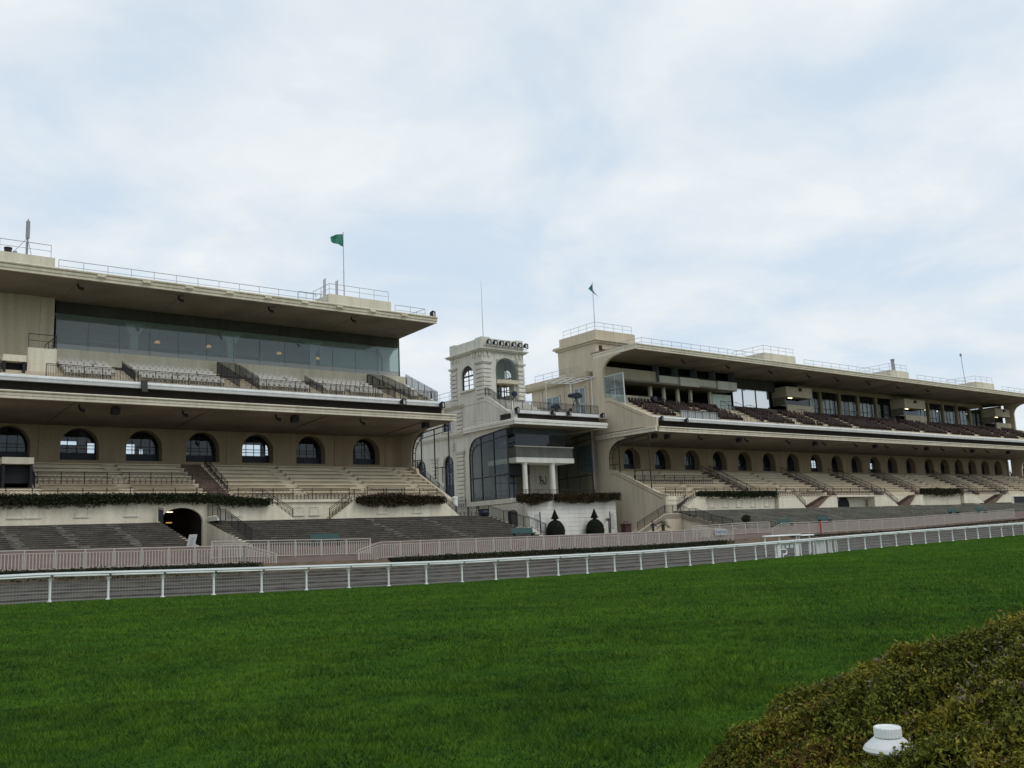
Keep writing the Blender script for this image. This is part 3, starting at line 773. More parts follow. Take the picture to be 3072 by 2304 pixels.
for x in (27.6, 37.5, 46.9, 56.2):
    m = MB(); m.box(x - .35, x + .35, 95.2, 95.8, 20.9, 23.5)
    m.prism([(x - .45, 23.5), (x + .45, 23.5), (x + 1.05, 24.55), (x - 1.05, 24.55)], 95.1, 95.9, 'y')
    m.build('salon_column', ROOMP, LS)
lamp0 = None
for (x, z) in ((30.2, 23.1), (35.5, 23.15), (43.4, 23.1), (48.0, 22.9)):
    if lamp0 is None:
        lamp0 = MB().lathe([(.26, 0), (.30, .05), (.17, .22), (.05, .26)], (x, 96.4, z), 12).build('pendant_lamp', LAMPY, LS); l0 = (x, z)
        MB().tube((x, 96.4, z + .2), (x, 96.4, 24.55), .012, 4).build('cord', IRON, lamp0)
    else: dup(lamp0).location = (x - l0[0], 0, z - l0[1])
MB().box(57.5, 57.53, 94.3, 96.99, 21.0, 25.72).build('end_glass', GLASSI, LS)
MB().tube((57.4, 94.15, 20.9), (57.4, 94.15, 25.8), .07, 6).build('end_post', IRON, LS)
upper_bays = [(19.6, 24.6), (26.0, 34.4), (37.2, 43.2), (44.5, 51.6), (54.6, 57.0)]
seats(LS, lambda k: upper_bays, SEATG)
# roof houses
MB().box(-10, 18.7, 88.5, 96, 26.7, 28.2).build('roof_house', PALE, LS)
MB().prism([(45.2, 88.0), (52.8, 88.0), (52.8, 94.5), (45.2, 94.5)], 26.7, 28.22, 'z').build('roof_house', PALE, LS)
for x in np.arange(22.0, 56, 3.9):
    m = MB(); m.prism([(85.84, 26.26), (86.05, 26.17), (86.05, 26.40), (85.84, 26.44)], x - .35, x + .35, 'x')
    m.build('fascia_joint', PALE, LS)
# foot of the stand: cream wall, flights of steps, tunnel
arch_t = [(26.5, 2.2), (30.2, 2.2), (30.2, 4.6)] + [(28.35 + 1.85 * math.cos(a), 4.55 + 1.2 * math.sin(a)) for a in np.linspace(.12, PI - .12, 12)] + [(26.5, 4.6)]
MB().prism([(XL0, 4.2), (26.2, 4.2), (26.2, 2.0), (30.9, 2.0), (30.9, 4.2), (39.0, 4.45), (36.0, 6.62), (XL0, 6.62)], 83.0, 83.35, 'y', [arch_t]).build('foot_wall', PALE, LS)
MB().prism([(42.7, 4.42), (57.65, 4.42), (55.2, 6.35), (45.4, 6.35)], 83.0, 83.35, 'y').build('foot_wall', PALE, LS)
MB().box(36.0, 57.5, 84.55, 84.595, 4.2, 6.55).build('foot_wall', PALE, LS)
MB().box(36.05, 57.2, 84.35, 84.549, 6.2, 6.45).build('cornice', PALE, LS)
MB().box(XL0, 36.0, 83.36, 84.598, 6.2, 6.398).build('balcony_floor', TIERM, LS)
MB().box(45.4, 55.2, 83.36, 84.34, 6.1, 6.34).build('balcony_floor', TIERM, LS)
MB().box(26.4, 30.3, 83.36, 92, 2.0, 2.12).build('tunnel_floor', ASPH, LS)
m = MB(); m.box(26.3, 26.5, 83.36, 92, 2.1, 6.19); m.box(30.3, 30.5, 83.36, 92, 2.1, 6.19); m.box(26.5, 30.3, 91.9, 92.1, 2.1, 5.9); m.box(26.501, 30.299, 83.37, 91.89, 5.8, 5.95); m.build('tunnel_wall', DARKB, LS)
MB().box(27.9, 28.9, 87, 87.12, 5.55, 5.6).build('tunnel_lamp', LAMPW, LS)
MB().box(28.4, 29.0, 89, 89.2, 4.2, 4.32).build('tunnel_lamp', LAMPY, LS); MB().box(29.5, 30.0, 90.5, 90.7, 4.7, 4.8).build('tunnel_lamp', LAMPY, LS)
def flight(root, xlo, zlo, xhi, zhi, y0=83.36, y1=84.5):
    n = 12; m = MB()
    for k in range(n):
        xa = xhi + (xlo - xhi) * k / n; xb = xhi + (xlo - xhi) * (k + 1) / n; z = zhi + (zlo - zhi) * (k + .5) / n
        m.box(min(xa, xb), max(xa, xb), y0, y1, 4.0, z)
    m.build('flight_of_steps', AISLEM if root.location.x > 60 else TIERM, root)
flight(LS, 39.0, 4.45, 36.1, 6.3); flight(LS, 42.6, 4.45, 45.3, 6.25); flight(LS, 57.3, 4.45, 55.3, 6.3)
def blind_window(root, x, z, y=83.0, w=1.0, h=.75):
    m = MB(); m.box(x - w / 2 - .1, x + w / 2 + .1, y - .10, y - .002, z - .1, z)
    m.box(x - w / 2, x - w / 2 + .06, y - .05, y - .003, z + .001, z + h); m.box(x + w / 2 - .06, x + w / 2, y - .05, y - .003, z + .001, z + h); m.box(x - w / 2 + .061, x + w / 2 - .061, y - .05, y - .003, z + h - .06, z + h)
    m.build('blind_window', STONE, root)
for x in (15.3, 16.6, 20.2, 24.1): blind_window(LS, x, 5.15)
for x in (33.1, 48.2, 52.3): blind_window(LS, x, 4.98)
for x in (40.0, 41.6): blind_window(LS, x, 5.0, 84.55)
iron_railing([(XL0 + 6, 83.5, 6.42), (33.6, 83.5, 6.42)], 'long wrought iron railing behind the leftmost hanging ivy')
iron_railing([(17.6, 86.95, 8.05), (30.6, 86.95, 8.05)], 'wrought iron railing halfway up the cream benches over the ivy')
iron_railing([(33.6, 83.5, 6.42), (35.9, 83.5, 6.35), (38.9, 83.5, 4.5)], 'wrought iron stair railing falling to the right beside the tunnel')
iron_railing([(35.4, 84.5, 6.45), (45.4, 84.5, 6.45)], 'wrought iron railing over the two blind windows between the stairs')
iron_railing([(42.7, 83.5, 4.5), (45.4, 83.5, 6.3), (46.6, 83.5, 6.35)], 'wrought iron stair railing rising towards the red planter')
iron_railing([(47.4, 84.5, 6.5), (51.8, 84.5, 6.5)], 'short wrought iron railing behind the red and green planter')
iron_railing([(46.6, 83.5, 6.33), (55.1, 83.5, 6.33), (57.4, 83.5, 4.55)], 'wrought iron railing on the rim of the red planter')
bar_railing([(17.8, 86.1, 16.98), (57.1, 86.1, 16.98)], 'long black bar railing along the upper tier of grey seats', h=1.2)
bar_railing([(0, 86.1, 16.98), (14.4, 86.1, 16.98)], 'black bar railing left of the upper vomitory', h=1.2)
bar_railing([(57.3, 86.1, 16.98), (57.3, 92.6, 20.0)], 'black sloping railing at the open end of the upper tier', h=1.2)
for i, (a, b) in enumerate(((35.0, 36.9), (52.2, 54.2))):
    nm = ('middle', 'right hand')[i]
    t = bar_railing([(a, 86.6, 17.2), (a, 91.4, 19.2), (a, 92.6, 19.6), (b, 92.6, 19.6), (b, 91.4, 19.2), (b, 86.6, 17.2)], 'black hooped railing round the %s stair of the grey seats' % nm, 'hooped stair railings', h=1.25)
    MB().prism([(87.0, 16.9), (87.0, 17.2), (91.4, 19.1), (92.6, 19.3), (92.6, 16.9)], a + .05, b - .05, 'x').build('stair_block', ARCADE, LS)
bar_railing([(25.3, 86.8, 17.2), (25.3, 90.9, 18.9)], 'dark handrail on the left aisle between grey seats', 'aisle handrails', h=.9)
bar_railing([(43.8, 86.8, 17.2), (43.8, 90.9, 18.9)], 'dark handrail on the right aisle between grey seats', 'aisle handrails', h=.9)
bar_railing([(16.75, 88.05, 19.86), (18.95, 88.05, 19.86), (18.95, 92.4, 19.86)], 'black box railing round the camera stand at the left', h=1.2, bars=False)
bar_railing([(10, 88.65, 19.7), (14.1, 88.65, 19.7)], 'black railing left of the camera stand', h=1.2, bars=True)
bar_railing([(14.75, 87.2, 7.6), (14.75, 91.5, 10.3)], 'dark left handrail of the leftmost lower stair', 'lower stair handrails'); bar_railing([(17.5, 87.2, 7.6), (17.5, 91.5, 10.3)], 'dark right handrail of the leftmost lower stair', 'lower stair handrails')
iron_railing([(33.6, 86.0, 7.2), (33.6, 92.0, 10.2)], 'sloping iron railing of the stair under the fourth arch')
roof_railing([(18.8, 87.5, 26.66), (43.5, 87.5, 26.66)], 'long roof railing between the two roof houses of the left stand')
roof_railing([(53.0, 87.5, 26.66), (56.9, 87.5, 26.66), (56.9, 93.0, 26.85)], 'short roof railing at the right corner of the left stand')
roof_railing([(45.4, 92, 28.24), (45.4, 88.2, 28.24), (52.6, 88.2, 28.24)], 'roof railing on the roof house under the flag')
roof_railing([(0, 88.7, 28.22), (18.4, 88.7, 28.22)], 'roof railing on the roof house at the far left')
bar_railing([(41.6, 87.6, 26.66), (44.9, 87.6, 26.66)], 'ladder cage lying on the left roof beside the antennas', 'galvanised safety railings on the roofs', .8, 1.25, bars=False, name='roof_railing', mat=GALV, r=.03)
# ================================================================== RIGHT GRANDSTAND
XR0, XR1 = 88.8, 208.4
RS = thing('grandstand', (110, 83, 4.5), 'long cream two-tier grandstand with private boxes under its roof, right of the white pavilion', 'grandstand')
stand_shell(RS, XR0, XR1, [rect(117.0, 118.2, 12.4, 14.2), rect(151, 153.2, 12.3, 13.9), rect(169.5, 171.5, 12.3, 13.7)], UTR, 97.4)
ar = [94.9, 101.1, 107.4, 113.6, 119.5, 125.6, 131.9, 138.3, 144.3, 150.2, 156.0, 161.7, 168.0, 174.6, 180.4, 185.9, 191.2, 196.6, 202.2]
arcade(RS, XR0, 205.9, ar, w=3.3)
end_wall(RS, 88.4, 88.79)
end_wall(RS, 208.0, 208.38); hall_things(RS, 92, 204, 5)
MB().box(88.12, 88.385, 83.0, 94.3, 14.62, 15.27).build('canopy_fascia', PALE, RS); MB().box(88.02, 88.119, 82.9, 94.3, 15.05, 15.2).build('canopy_fascia', PALE, RS)
MB().box(88.62, 88.779, 86.0, 94.3, 25.92, 26.62).build('roof_fascia', PALE, RS); MB().box(88.54, 88.619, 85.9, 94.3, 26.42, 26.6).build('roof_fascia', PALE, RS)
MB().box(88.4, 88.79, 95.3, 107.7, 2, 23.2).build('end_wall', CREAM, RS)
MB().box(88.62, 88.79, 94.31, 95.29, 2, 23.2).build('end_wall', CREAM, RS)
side_screen(RS, 88.55)
RB = [(89.4, 97.5), (98.5, 107.6), (109.6, 117.8), (119.0, 126.6), (128.4, 139.4), (141.4, 151.6), (153.6, 161.5), (162.6, 171.0), (173, 181.4), (183.4, 191.4), (193, 199), (200.5, 206)]
benches(RS, lambda k: RB)
for x in (108.6, 127.5, 140.4, 152.6, 172.0, 182.4, 192.2): aisle(RS, x)
for i, x in enumerate((107.7, 109.5, 126.7, 128.3, 139.5, 141.3, 151.7, 153.5, 171.1, 172.9, 181.5, 183.3)):
    bar_railing([(x, 84.8, 6.5), (x, 93.0, 10.4)], 'dark sloping handrail on the benches of the right stand, %s from the pavilion' % ORD[i], 'handrails on the right stand benches', bay=2.0, step=.25, h=1.0)
# upper storey: private boxes, glass bays between pillars
MB().box(XR0, 99.6, 93.0, 93.6, 23.15, 24.76).build('box_front', CREAM, RS)
MB().box(XR0, 116.5, 92.2, 104, 22.85, 23.1).build('box_floor', SOFFIT, RS)
for i, (a, b) in enumerate(((99.65, 103.6), (103.7, 107.7), (107.8, 111.9), (112.0, 116.4))):
    MB().prism([(a, 92.1 if i % 2 else 92.4), (b, 92.1 if i % 2 else 92.4), (b, 93.6), (a, 93.6)], 22.9, 24.15, 'z').build('box_front', STONE, RS)
for x in (99.6, 103.65, 107.75, 111.95, 116.4): MB().box(x - .03, x + .03, 92.5, 103, 23.1, 25.8).build('box_partition', ROOM, RS)
MB().box(XR0, 118, 93.7, 93.74, 24.78, 25.8).build('box_glass', GLASSD, RS)
MB().box(208, 208.38, 94.9, 104.4, 2, 25.7).build('end_wall', CREAM, RS)
MB().box(89.35, 206, 100.5, 100.8, 19.6, 25.8).build('back_wall', ROOMD, RS)
MB().box(XR0, 206, 93.9, 100.49, 19.3, 19.5).build('lounge_floor', ROOMD, RS)
MB().box(XR0, 99.4, 94.4, 94.6, 19.6, 21.3).build('low_wall', PALE, RS)
MB().box(113.2, 117.6, 94.4, 94.6, 19.6, 22.6).build('panel', ROOMP, RS)
MB().box(106.5, 113.0, 93.5, 93.9, 20.0, 20.8).build('counter', BROWNW, RS)
boxes(RS, 'pillar', PALE, [(x - .22, x + .22, 94.2, 94.6, 19.6, 22.84) for x in (99.6, 102.4, 105.4, 108.2, 112.6)])
for x in (100.5, 103.5, 109, 110.5): MB().box(x, x + 1.1, 97.5, 97.6, 24.0, 24.12).build('tube_lamp', LAMPW, RS)
# big window and bays
wf = MB()
for x in (118.7, 121.2, 124.5, 128.0): wf.box(x - .09, x + .09, 94.9, 95.05, 21.05, 24.0)
wf.box(118.7, 128.0, 94.9, 95.05, 23.95, 24.1); wf.box(118.7, 128.0, 94.9, 95.05, 20.95, 21.08)
wf.build('window_frame', IRON, RS)
MB().box(118.8, 127.9, 94.96, 94.99, 21.08, 23.95).build('big_window', MIRR, RS)
MB().box(117.5, 130, 94.4, 94.8, 19.5, 20.9).build('low_wall', SOFFIT, RS); MB().box(117.5, 130, 95.2, 95.5, 24.0, 25.8).build('lintel', CURT, RS)
for (a, b) in ((130.0, 137.1), (165.9, 173.3), (201.2, 207.6)):
    MB().box(a, b, 93.0, 95.9, 23.0, 24.65).build('box_front', CREAM, RS)
    MB().box(a, b, 93.0, 93.3, 20.0, 21.65).build('box_front', CREAM, RS); MB().box(a, b, 93.31, 95.9, 20.0, 20.2).build('box_floor', SOFFIT, RS)
    MB().box(a + .1, b - .1, 94.5, 94.53, 21.65, 22.99).build('box_glass', GLASSD, RS)
    MB().box(a, a + .12, 93.4, 95.9, 21.66, 22.99).build('box_partition', SOFFIT, RS)
    MB().box(a + 1.6, a + 2.6, 93.8, 93.95, 22.9, 22.98).build('tube_lamp', LAMPW, RS)
    MB().box(a + 3.4, a + 3.9, 92.7, 92.98, 24.0, 24.5).build('loudspeaker_box', IRON, RS)
pil = [137.4, 143.7, 149.5, 155.3, 161.2, 167.0, 174.0, 179.8, 185.4, 190.9, 196.3, 201.7]
boxes(RS, 'pillar', ARCADE, [(x - .3, x + .3, 95.8, 96.4, 19.6, 25.74) for x in pil]); MB().box(137, 202, 95.9, 96.3, 25.0, 25.735).build('lintel', ARCADE, RS)
for a, b in zip(pil, pil[1:]):
    if 165.5 < a < 173: continue
    g = MB().box(a + .31, b - .31, 96.08, 96.12, 21.3, 24.95).build('bay_window', GLASSA, RS)
    fg = MB().box(a + .31, b - .31, 96.0, 96.06, 22.0, 22.08)
    for k in range(1, 4): x = a + (b - a) * k / 4; fg.box(x - .03, x + .03, 95.99, 96.055, 21.3, 24.9)
    fg.build('frame', BLUEF, g)
    for k in range(5):
        if (k + int(a)) % 4 == 3: continue
        x = a + .4 + (b - a - .8) * k / 5
        MB().prism([(x, 96.5), (x + .4, 96.62), (x + .9, 96.5), (x + .9, 96.54), (x + .4, 96.66), (x, 96.54)], 21.3, 23.9, 'z').build('curtain', STONE, g)
MB().box(137, 202, 96.45, 96.6, 19.6, 21.29).build('low_wall', DARKB, RS)
for x in (176, 182.5, 187, 199.5): MB().box(x, x + 1.3, 98.5, 98.65, 24.1, 24.2).build('tube_lamp', LAMPW, RS)
seats(RS, lambda k: [(92.6, 97.4), (98.8, 104.6), (106.2, 111.4), (115.4, 124), (125.8, 131), (132.8, 139.4), (141.2, 150.6), (152.4, 160), (161.8, 169.6), (171.4, 180), (181.8, 190), (191.8, 199), (200.8, 207)], SEATB, pitch=.62, UT=UTR)
MB().box(96.6, 104.2, 86.25, 86.3, 17.15, 18.15).build('white_screen', FROST, RS)
bar_railing([(92.0, 86.1, 16.98), (150.0, 86.1, 16.98)], 'thin dark railing along the brown seats of the right stand', h=1.15, step=.4)
for i, x in enumerate((105.4, 118.6, 131.6, 146.6, 160.6, 174.6)):
    bar_railing([(x, 86.8, 17.2), (x, 91.6, 19.7), (x, 92.4, 19.75)], 'dark handrail between brown seats, %s from the pavilion' % ORD[i], 'handrails between the brown seats', h=1.05, bars=False)
bar_railing([(111.6, 87.0, 17.3), (111.6, 91.6, 19.7), (115.2, 91.6, 19.7), (115.2, 87.4, 17.4)], 'grey hooped railing beside the white window of the right stand', 'hooped stair railings', h=1.3, bars=False)
bar_railing([(94.6, 91.9, 19.7), (98.6, 91.9, 19.7), (98.6, 88.6, 18.1)], 'dark railing by the terrace furniture at the corner of the right stand', 'hooped stair railings', h=1.2, bars=True, step=.2)
# glass wind screen in the left end opening, glass cabin behind it
g = MB(); g.box(88.55, 88.6, 88.7, 92.3, 19.1, 23.08); g.build('wind_screen', GLASSS, RS)
m = MB(); m.tube((88.58, 92.3, 23.1), (88.58, 88.7, 23.1), .05, 6); m.tube((88.58, 88.66, 23.1), (88.58, 88.56, 18.6), .07, 6); m.tube((88.58, 90.3, 23.1), (88.58, 90.3, 19.6), .03, 5); m.tube((88.58, 92.3, 21.3), (88.58, 88.7, 21.3), .02, 5)
m.build('screen_frame', WHITEM, RS)
# penthouse, roof houses
MB().box(89.3, 97.3, 94.32, 102.4, 24.46, 28.35).build('penthouse', CREAM, RS)
m = MB(); pc = lambda a: None
for (z0, z1, o) in ((28.35, 28.62, .25), (28.62, 28.85, .55), (28.85, 28.98, .45)): m.box(89.3 - o, 97.3 + .2, 94.3 - o, 102.4 + o, z0, z1)
m.build('penthouse_cornice', CREAM, RS)
MB().box(89.5, 97.25, 94.45, 102.2, 28.98, 30.27).build('penthouse', CREAM, RS)
MB().box(89.9, 90.4, 94.2, 94.29, 26.4, 28.0).build('dark_post', BROWNW, RS); MB().box(90.4, 97, 94.18, 94.25, 26.3, 27.5).build('dark_panel', DARKB, RS)
for (a, b) in ((119.0, 126.9), (154.4, 160.4), (185.2, 192.4)): MB().box(a, b, 88.5, 95, 26.62, 28.5).build('roof_house', PALE, RS)
roof_railing([(91.0, 92.0, 26.85), (91.0, 87.2, 26.66), (118.6, 87.2, 26.66)], 'roof railing from the penthouse to the nearest roof house of the right stand')
roof_railing([(127.2, 87.2, 26.66), (154.0, 87.2, 26.66)], 'roof railing between the first and middle roof house of the right stand', 2.4)
roof_railing([(160.8, 87.2, 26.66), (185, 87.2, 26.66)], 'roof railing between the middle and far roof house of the right stand', 2.6)
roof_railing([(192.8, 87.2, 26.66), (211, 87.2, 26.66)], 'roof railing beyond the farthest roof house of the right stand', 2.6)
roof_railing([(90.0, 101.8, 30.28), (89.8, 94.8, 30.28), (97.0, 94.8, 30.28)], 'roof railing round the penthouse under the limp flag', 1.6)
for i, (a, b) in enumerate(((119.2, 126.7), (154.6, 160.2), (185.4, 192.2))):
    roof_railing([(a, 94.6, 28.52), (a, 88.7, 28.52), (b, 88.7, 28.52)], 'railing on the %s roof house of the right stand' % ('nearest', 'middle', 'farthest')[i])
# rear block seen behind the pavilion terrace: rounded cornice and wall
rc = [(88.5, 23.2), (87.75, 23.35), (87.5, 23.7), (87.4, 24.25), (87.4, 24.32), (88.5, 24.45)]
MB().prism(rc, 95.25, 108.8, 'y').build('rounded_cornice', CREAM, RS)
MB().box(88.5, 97, 95.3, 107.5, 23.2, 24.4).build('rear_block', CREAM, RS)
boxes(RS, 'pilaster', CREAM, [(88.3, 88.395, y, y + .5, 17.5, 23.0) for y in (98.6, 100.4, 105.2)])
# openings in the rear block wall
for (y0, y1, zt) in ((95.9, 98.2, 22.3), (101.3, 104.6, 21.9)):
    dk = MB().box(88.36, 88.395, y0, y1, 17.5, zt).build('terrace_door', ROOMD, RS); MB().box(88.30, 88.33, y0 + .08, y1 - .08, 17.5, zt - .1).build('pane', GLASSS, dk)
    f = MB()
    for y in (y0, (y0 + y1) / 2, y1 - .08): f.box(88.26, 88.36, y, y + .1, 17.5, zt)
    f.box(88.26, 88.36, y0, y1, 19.9, 20.0); f.box(88.26, 88.36, y0, y1, zt - .1, zt); f.build('door_frame', WHITEM, dk)
roof_railing([(88.9, 97.5, 24.46), (88.9, 107.4, 24.46)], 'roof railing above the rounded cornice behind the pergola', 1.9)
# foot of the right stand
def block(root, xl, xlt, xrt, xr, zf, y=83.0, zt=6.15):
    MB().prism([(xl, zf), (xr, zf), (xrt, zt), (xlt, zt)], y, y + 1.3, 'y').build('foot_wall', PALE, root)
    m = MB(); m.prism([(xlt - .05, zt), (xrt + .05, zt), (xrt + .05, zt + .1), (xlt - .05, zt + .1)], y - .06, y + 1.3, 'y'); m.build('coping', PALE, root)
block(RS, 92.1, 94.8, 96.55, 96.6, 4.35); block(RS, 111.9, 112, 115.9, 118.4, 4.4)
block(RS, 121.6, 124.7, 126.1, 126.15, 4.5); block(RS, 136.1, 136.2, 139.6, 143.0, 4.5)
block(RS, 146.8, 148.9, 150.5, 150.55, 4.6); block(RS, 164.0, 164.1, 167.8, 171.2, 4.7); block(RS, 176.0, 179.5, 181.5, 181.6, 4.7)
MB().box(XR0 + .02, 91.0, 83.0, 84.55, 1.8, 6.38).build('foot_wall', PALE, RS)
MB().box(96.62, 111.88, 83.6, 84.59, 3.8, 6.1).build('foot_wall', PALE, RS); MB().box(150.57, 163.98, 83.6, 84.59, 3.8, 6.1).build('foot_wall', PALE, RS)
MB().box(91.0, 212, 84.56, 84.6, 3.8, 6.2).build('foot_wall', PALE, RS)
MB().box(XR0 + .02, 90.9, 82.93, 82.995, 5.9, 6.0).build('cornice', PALE, RS)
MB().box(126.2, 136.05, 83.0, 84.5, 6.05, 6.3).build('balcony_slab', PALE, RS)
MB().prism(arch_loop(130, 3.0, 4.0, 4.75), 84.50, 84.55, 'y').build('tunnel_mouth', ROOMD, RS)
MB().box(126.2, 128.2, 84.4, 84.5, 4.4, 5.2).build('tunnel_panel', BROWNW, RS)
MB().box(182, 212, 83.2, 84.5, 3.8, 5.9).build('foot_wall', STONE, RS); MB().box(183, 188, 83.1, 83.19, 4.6, 5.75).build('dark_window', ROOMD, RS)
for (a, b) in ((91.0, 95.0), (118.7, 124.7), (143.1, 149.0), (171.6, 179.0)): flight(RS, a, 4.4, b, 6.35, 83.35 if a > 100 else 84.31, 84.5 if a > 100 else 84.5)
for x in (98.4, 101.2, 104.0, 107.0, 110.0): blind_window(RS, x, 4.95, 83.6, 1.1, .9)
iron_railing([(89.3, 83.2, 6.4), (93.0, 83.2, 6.4)], 'wrought iron railing on the corner pillar of the right stand')
iron_railing([(89.2, 88.4, 8.4), (104.6, 88.4, 8.4)], 'long wrought iron railing on the benches behind the black side screen')
iron_railing([(90.6, 83.2, 4.5), (94.9, 83.2, 6.3), (97.0, 83.3, 6.4), (112, 83.3, 6.4)], 'wrought iron railing rising along the stair and clipped planter')
iron_railing([(112.0, 83.2, 6.3), (116.0, 83.2, 6.3), (118.4, 83.2, 4.5)], 'wrought iron railing falling right of the clipped planter', bay=2.2)
iron_railing([(119.0, 84.4, 6.3), (125.0, 84.4, 6.4)], 'wrought iron railing over the second stair of the right stand', bay=2.2)
iron_railing([(125.4, 83.2, 6.32), (139.6, 83.2, 6.3), (143.0, 83.2, 4.6)], 'wrought iron railing over the small tunnel of the right stand', bay=2.2)
iron_railing([(164.2, 83.2, 6.3), (181, 83.2, 6.3)], 'wrought iron railing right of the far planter', bay=2.4)

# ------------------------------------------------------------------ standing terraces of weathered steps
def gradin(x0, x1, label, yb=83.0, n=14, aisles=(), flank=None):
    t = thing('standing_terrace', (x0, 73, 2.0), label, 'terrace', 'weathered standing terraces')
    V = MB(); Q = MB(); xs = list(np.arange(x0, x1, 5.0)) + [x1]
    zf = lambda x, k: (gG(x) - .25) + (4.5 - (gG(x) - .25)) * k / n
    for a, b in zip(xs, xs[1:]):
        for k in range(n):
            y = 73 + (yb - .005 - 73) * k / n; y2 = 73 + (yb - .005 - 73) * (k + 1) / n
            Q.quad((a, y + .03, zf(a, k)), (b, y + .03, zf(b, k)), (b, y + .03, zf(b, k + 1)), (a, y + .03, zf(a, k + 1)))
            V.add([(a, y, zf(a, k + 1)), (b, y, zf(b, k + 1)), (b, y2 + .03, zf(b, k + 1)), (a, y2 + .03, zf(a, k + 1)), (a, y, zf(a, k + 1) - .05), (b, y, zf(b, k + 1) - .05), (b, y + .03, zf(b, k + 1) - .05), (a, y + .03, zf(a, k + 1) - .05)], [(0, 1, 2, 3), (4, 5, 1, 0), (7, 6, 5, 4)])
    V.build('steps', GRADIN if x0 < 60 else GRADIN2, t, fix=False); Q.build('risers', RISER if x0 < 60 else RISER2, t, fix=False)
    for (x, s) in ((x0, 1), (x1, -1)):
        W = MB(); W.prism([(73.02, 1.2), (82.99, 1.2), (82.99, 4.42), (73.02, zf(x, 1) - .05)], x - .02 * s, x + .25 * s, 'x')
        W.build('flank_wall', PALE, t)
    if len(aisles):
        for x in aisles:
            m = MB()
            for k in range(1, n, 1):
                y = 73 + (yb - 73) * k / n; z = zf(x, k)
                xo = x + random.uniform(-.25, .25); hw = random.uniform(.15, .5)
                m.box(xo - hw, xo + hw, y - .30, y - .003, z - .1, z + random.uniform(.05, .09))
            m.build('aisle_steps', EDGE, t)
    return t
gradin(-14, 26.45, 'dark weathered standing terrace left of the tunnel below the hanging ivy', aisles=(14.2, 18.0, 22.2))
gradin(30.55, 60.8, 'brown weathered standing terrace between the tunnel and the pavilion', aisles=(46.0, 52.4))
gradin(90.4, 205, 'grey weathered standing terrace along the foot of the right stand', aisles=(119.0, 135, 146.0))
# ================================================================== WHITE PAVILION WITH TOWER
PX0, PX1 = 71.7, 86.3
PV = thing('pavilion', (79, 89.2, 2.0), 'white stone pavilion with square tower, canopy and glazed terrace between the two grandstands', 'pavilion')
def groove_wall_y(root, x0, x1, y, z0, z1, mat, name, pitch=.52, depth=.4):
    """rusticated wall facing -y: courses with recessed joints"""
    m = MB(); z = z0
    while z < z1 - .02:
        zt = min(z + pitch - .05, z1); m.box(x0, x1, y, y + depth, z, zt)
        if zt < z1: m.box(x0 + .03, x1 - .03, y + .05, y + depth, zt, min(zt + .05, z1))
        z += pitch
    return m.build(name, mat, root)
def groove_wall_x(root, x, y0, y1, z0, z1, mat, name, pitch=.52, depth=.4):
    m = MB(); z = z0
    while z < z1 - .02:
        zt = min(z + pitch - .05, z1); m.box(x, x + depth, y0, y1, z, zt)
        if zt < z1: m.box(x + .05, x + depth, y0 + .03, y1 - .03, zt, min(zt + .05, z1))
        z += pitch
    return m.build(name, mat, root)
groove_wall_y(PV, PX0, PX1, 89.2, 1.6, 6.3, WHITEW, 'terrace_wall')
groove_wall_x(PV, PX0, 89.61, 101.4, 1.6, 6.2, STONE, 'terrace_wall', depth=.4)
MB().box(PX0 - .12, PX0 + .5, 92.2, 101.3, 6.25, 6.85).build('terrace_sill', STONE, PV)
MB().box(PX0 + .1, PX1, 89.3, 101, 6.3, 6.83).build('terrace_floor', STONE, PV)
MB().box(PX1 - .25, PX1 - .01, 89.61, 101, 1.6, 6.29).build('terrace_wall', STONE, PV)
# wing: left face with arched doors, upper windows, cornices
WD = [arch_loop(105.7, 2.5, 6.9, 12.1), arch_loop(112.5, 2.5, 6.9, 12.1), [(104.8, 16.6), (106.9, 16.6), (106.9, 18.3), (104.8, 18.3)], [(111.6, 16.6), (113.5, 16.6), (113.5, 18.3), (111.6, 18.3)]]
MB().prism([(101.3, 5.6), (116.2, 5.6), (116.2, 19.6), (101.3, 19.6)], PX0, PX0 + .45, 'x', WD).build('wing_wall', STONE, PV)
MB().box(PX0, 84, 115.8, 116.2, 5.6, 19.6).build('wing_wall', STONE, PV)
MB().box(PX0 + .46, 86, 101.4, 115.75, 19.2, 19.6).build('wing_roof', STONE, PV)
MB().box(PX0 + 1.6, 86, 101.4, 115.75, 5.6, 19.19).build('interior', ROOMD, PV)
c = MB()
for (o, z0, z1) in ((.10, 15.5, 15.65), (.28, 15.65, 15.85), (.42, 15.85, 16.0)): c.box(PX0 - o, PX0 - .002, 101.3 - .0, 116.2 + o, z0, z1)
c.build('cornice', STONE, PV)
c = MB()
for (o, z0, z1) in ((.10, 19.3, 19.45), (.30, 19.45, 19.65), (.48, 19.65, 19.82)): c.box(PX0 - o, PX0 + .1, 101.6, 116.2 + o, z0, z1)
c.build('cornice', STONE, PV)
MB().box(PX0 + .02, PX0 + .4, 104.45, 116.0, 19.83, 20.75).build('parapet', STONE, PV)
def quoin_x(root, y0, y1, z0, z1, cap=True, x=PX0, mat=STONE):
    m = MB(); z = z0
    while z < z1 - .1:
        m.box(x - .18, x - .002, y0, y1, z, min(z + .38, z1)); z += .52
    if cap: m.box(x - .22, x - .002, y0 - .12, y1 + .12, z1 + .08, z1 + .3); m.box(x - .30, x - .002, y0 - .2, y1 + .2, z1 + .3, z1 + .42)
    return m.build('quoin', mat, root)
quoin_x(PV, 101.9, 103.7, 6.1, 13.2); quoin_x(PV, 108.2, 109.6, 6.4, 12.9); quoin_x(PV, 114.4, 116.0, 6.4, 12.9); quoin_x(PV, 102.0, 103.4, 16.1, 19.2, False)
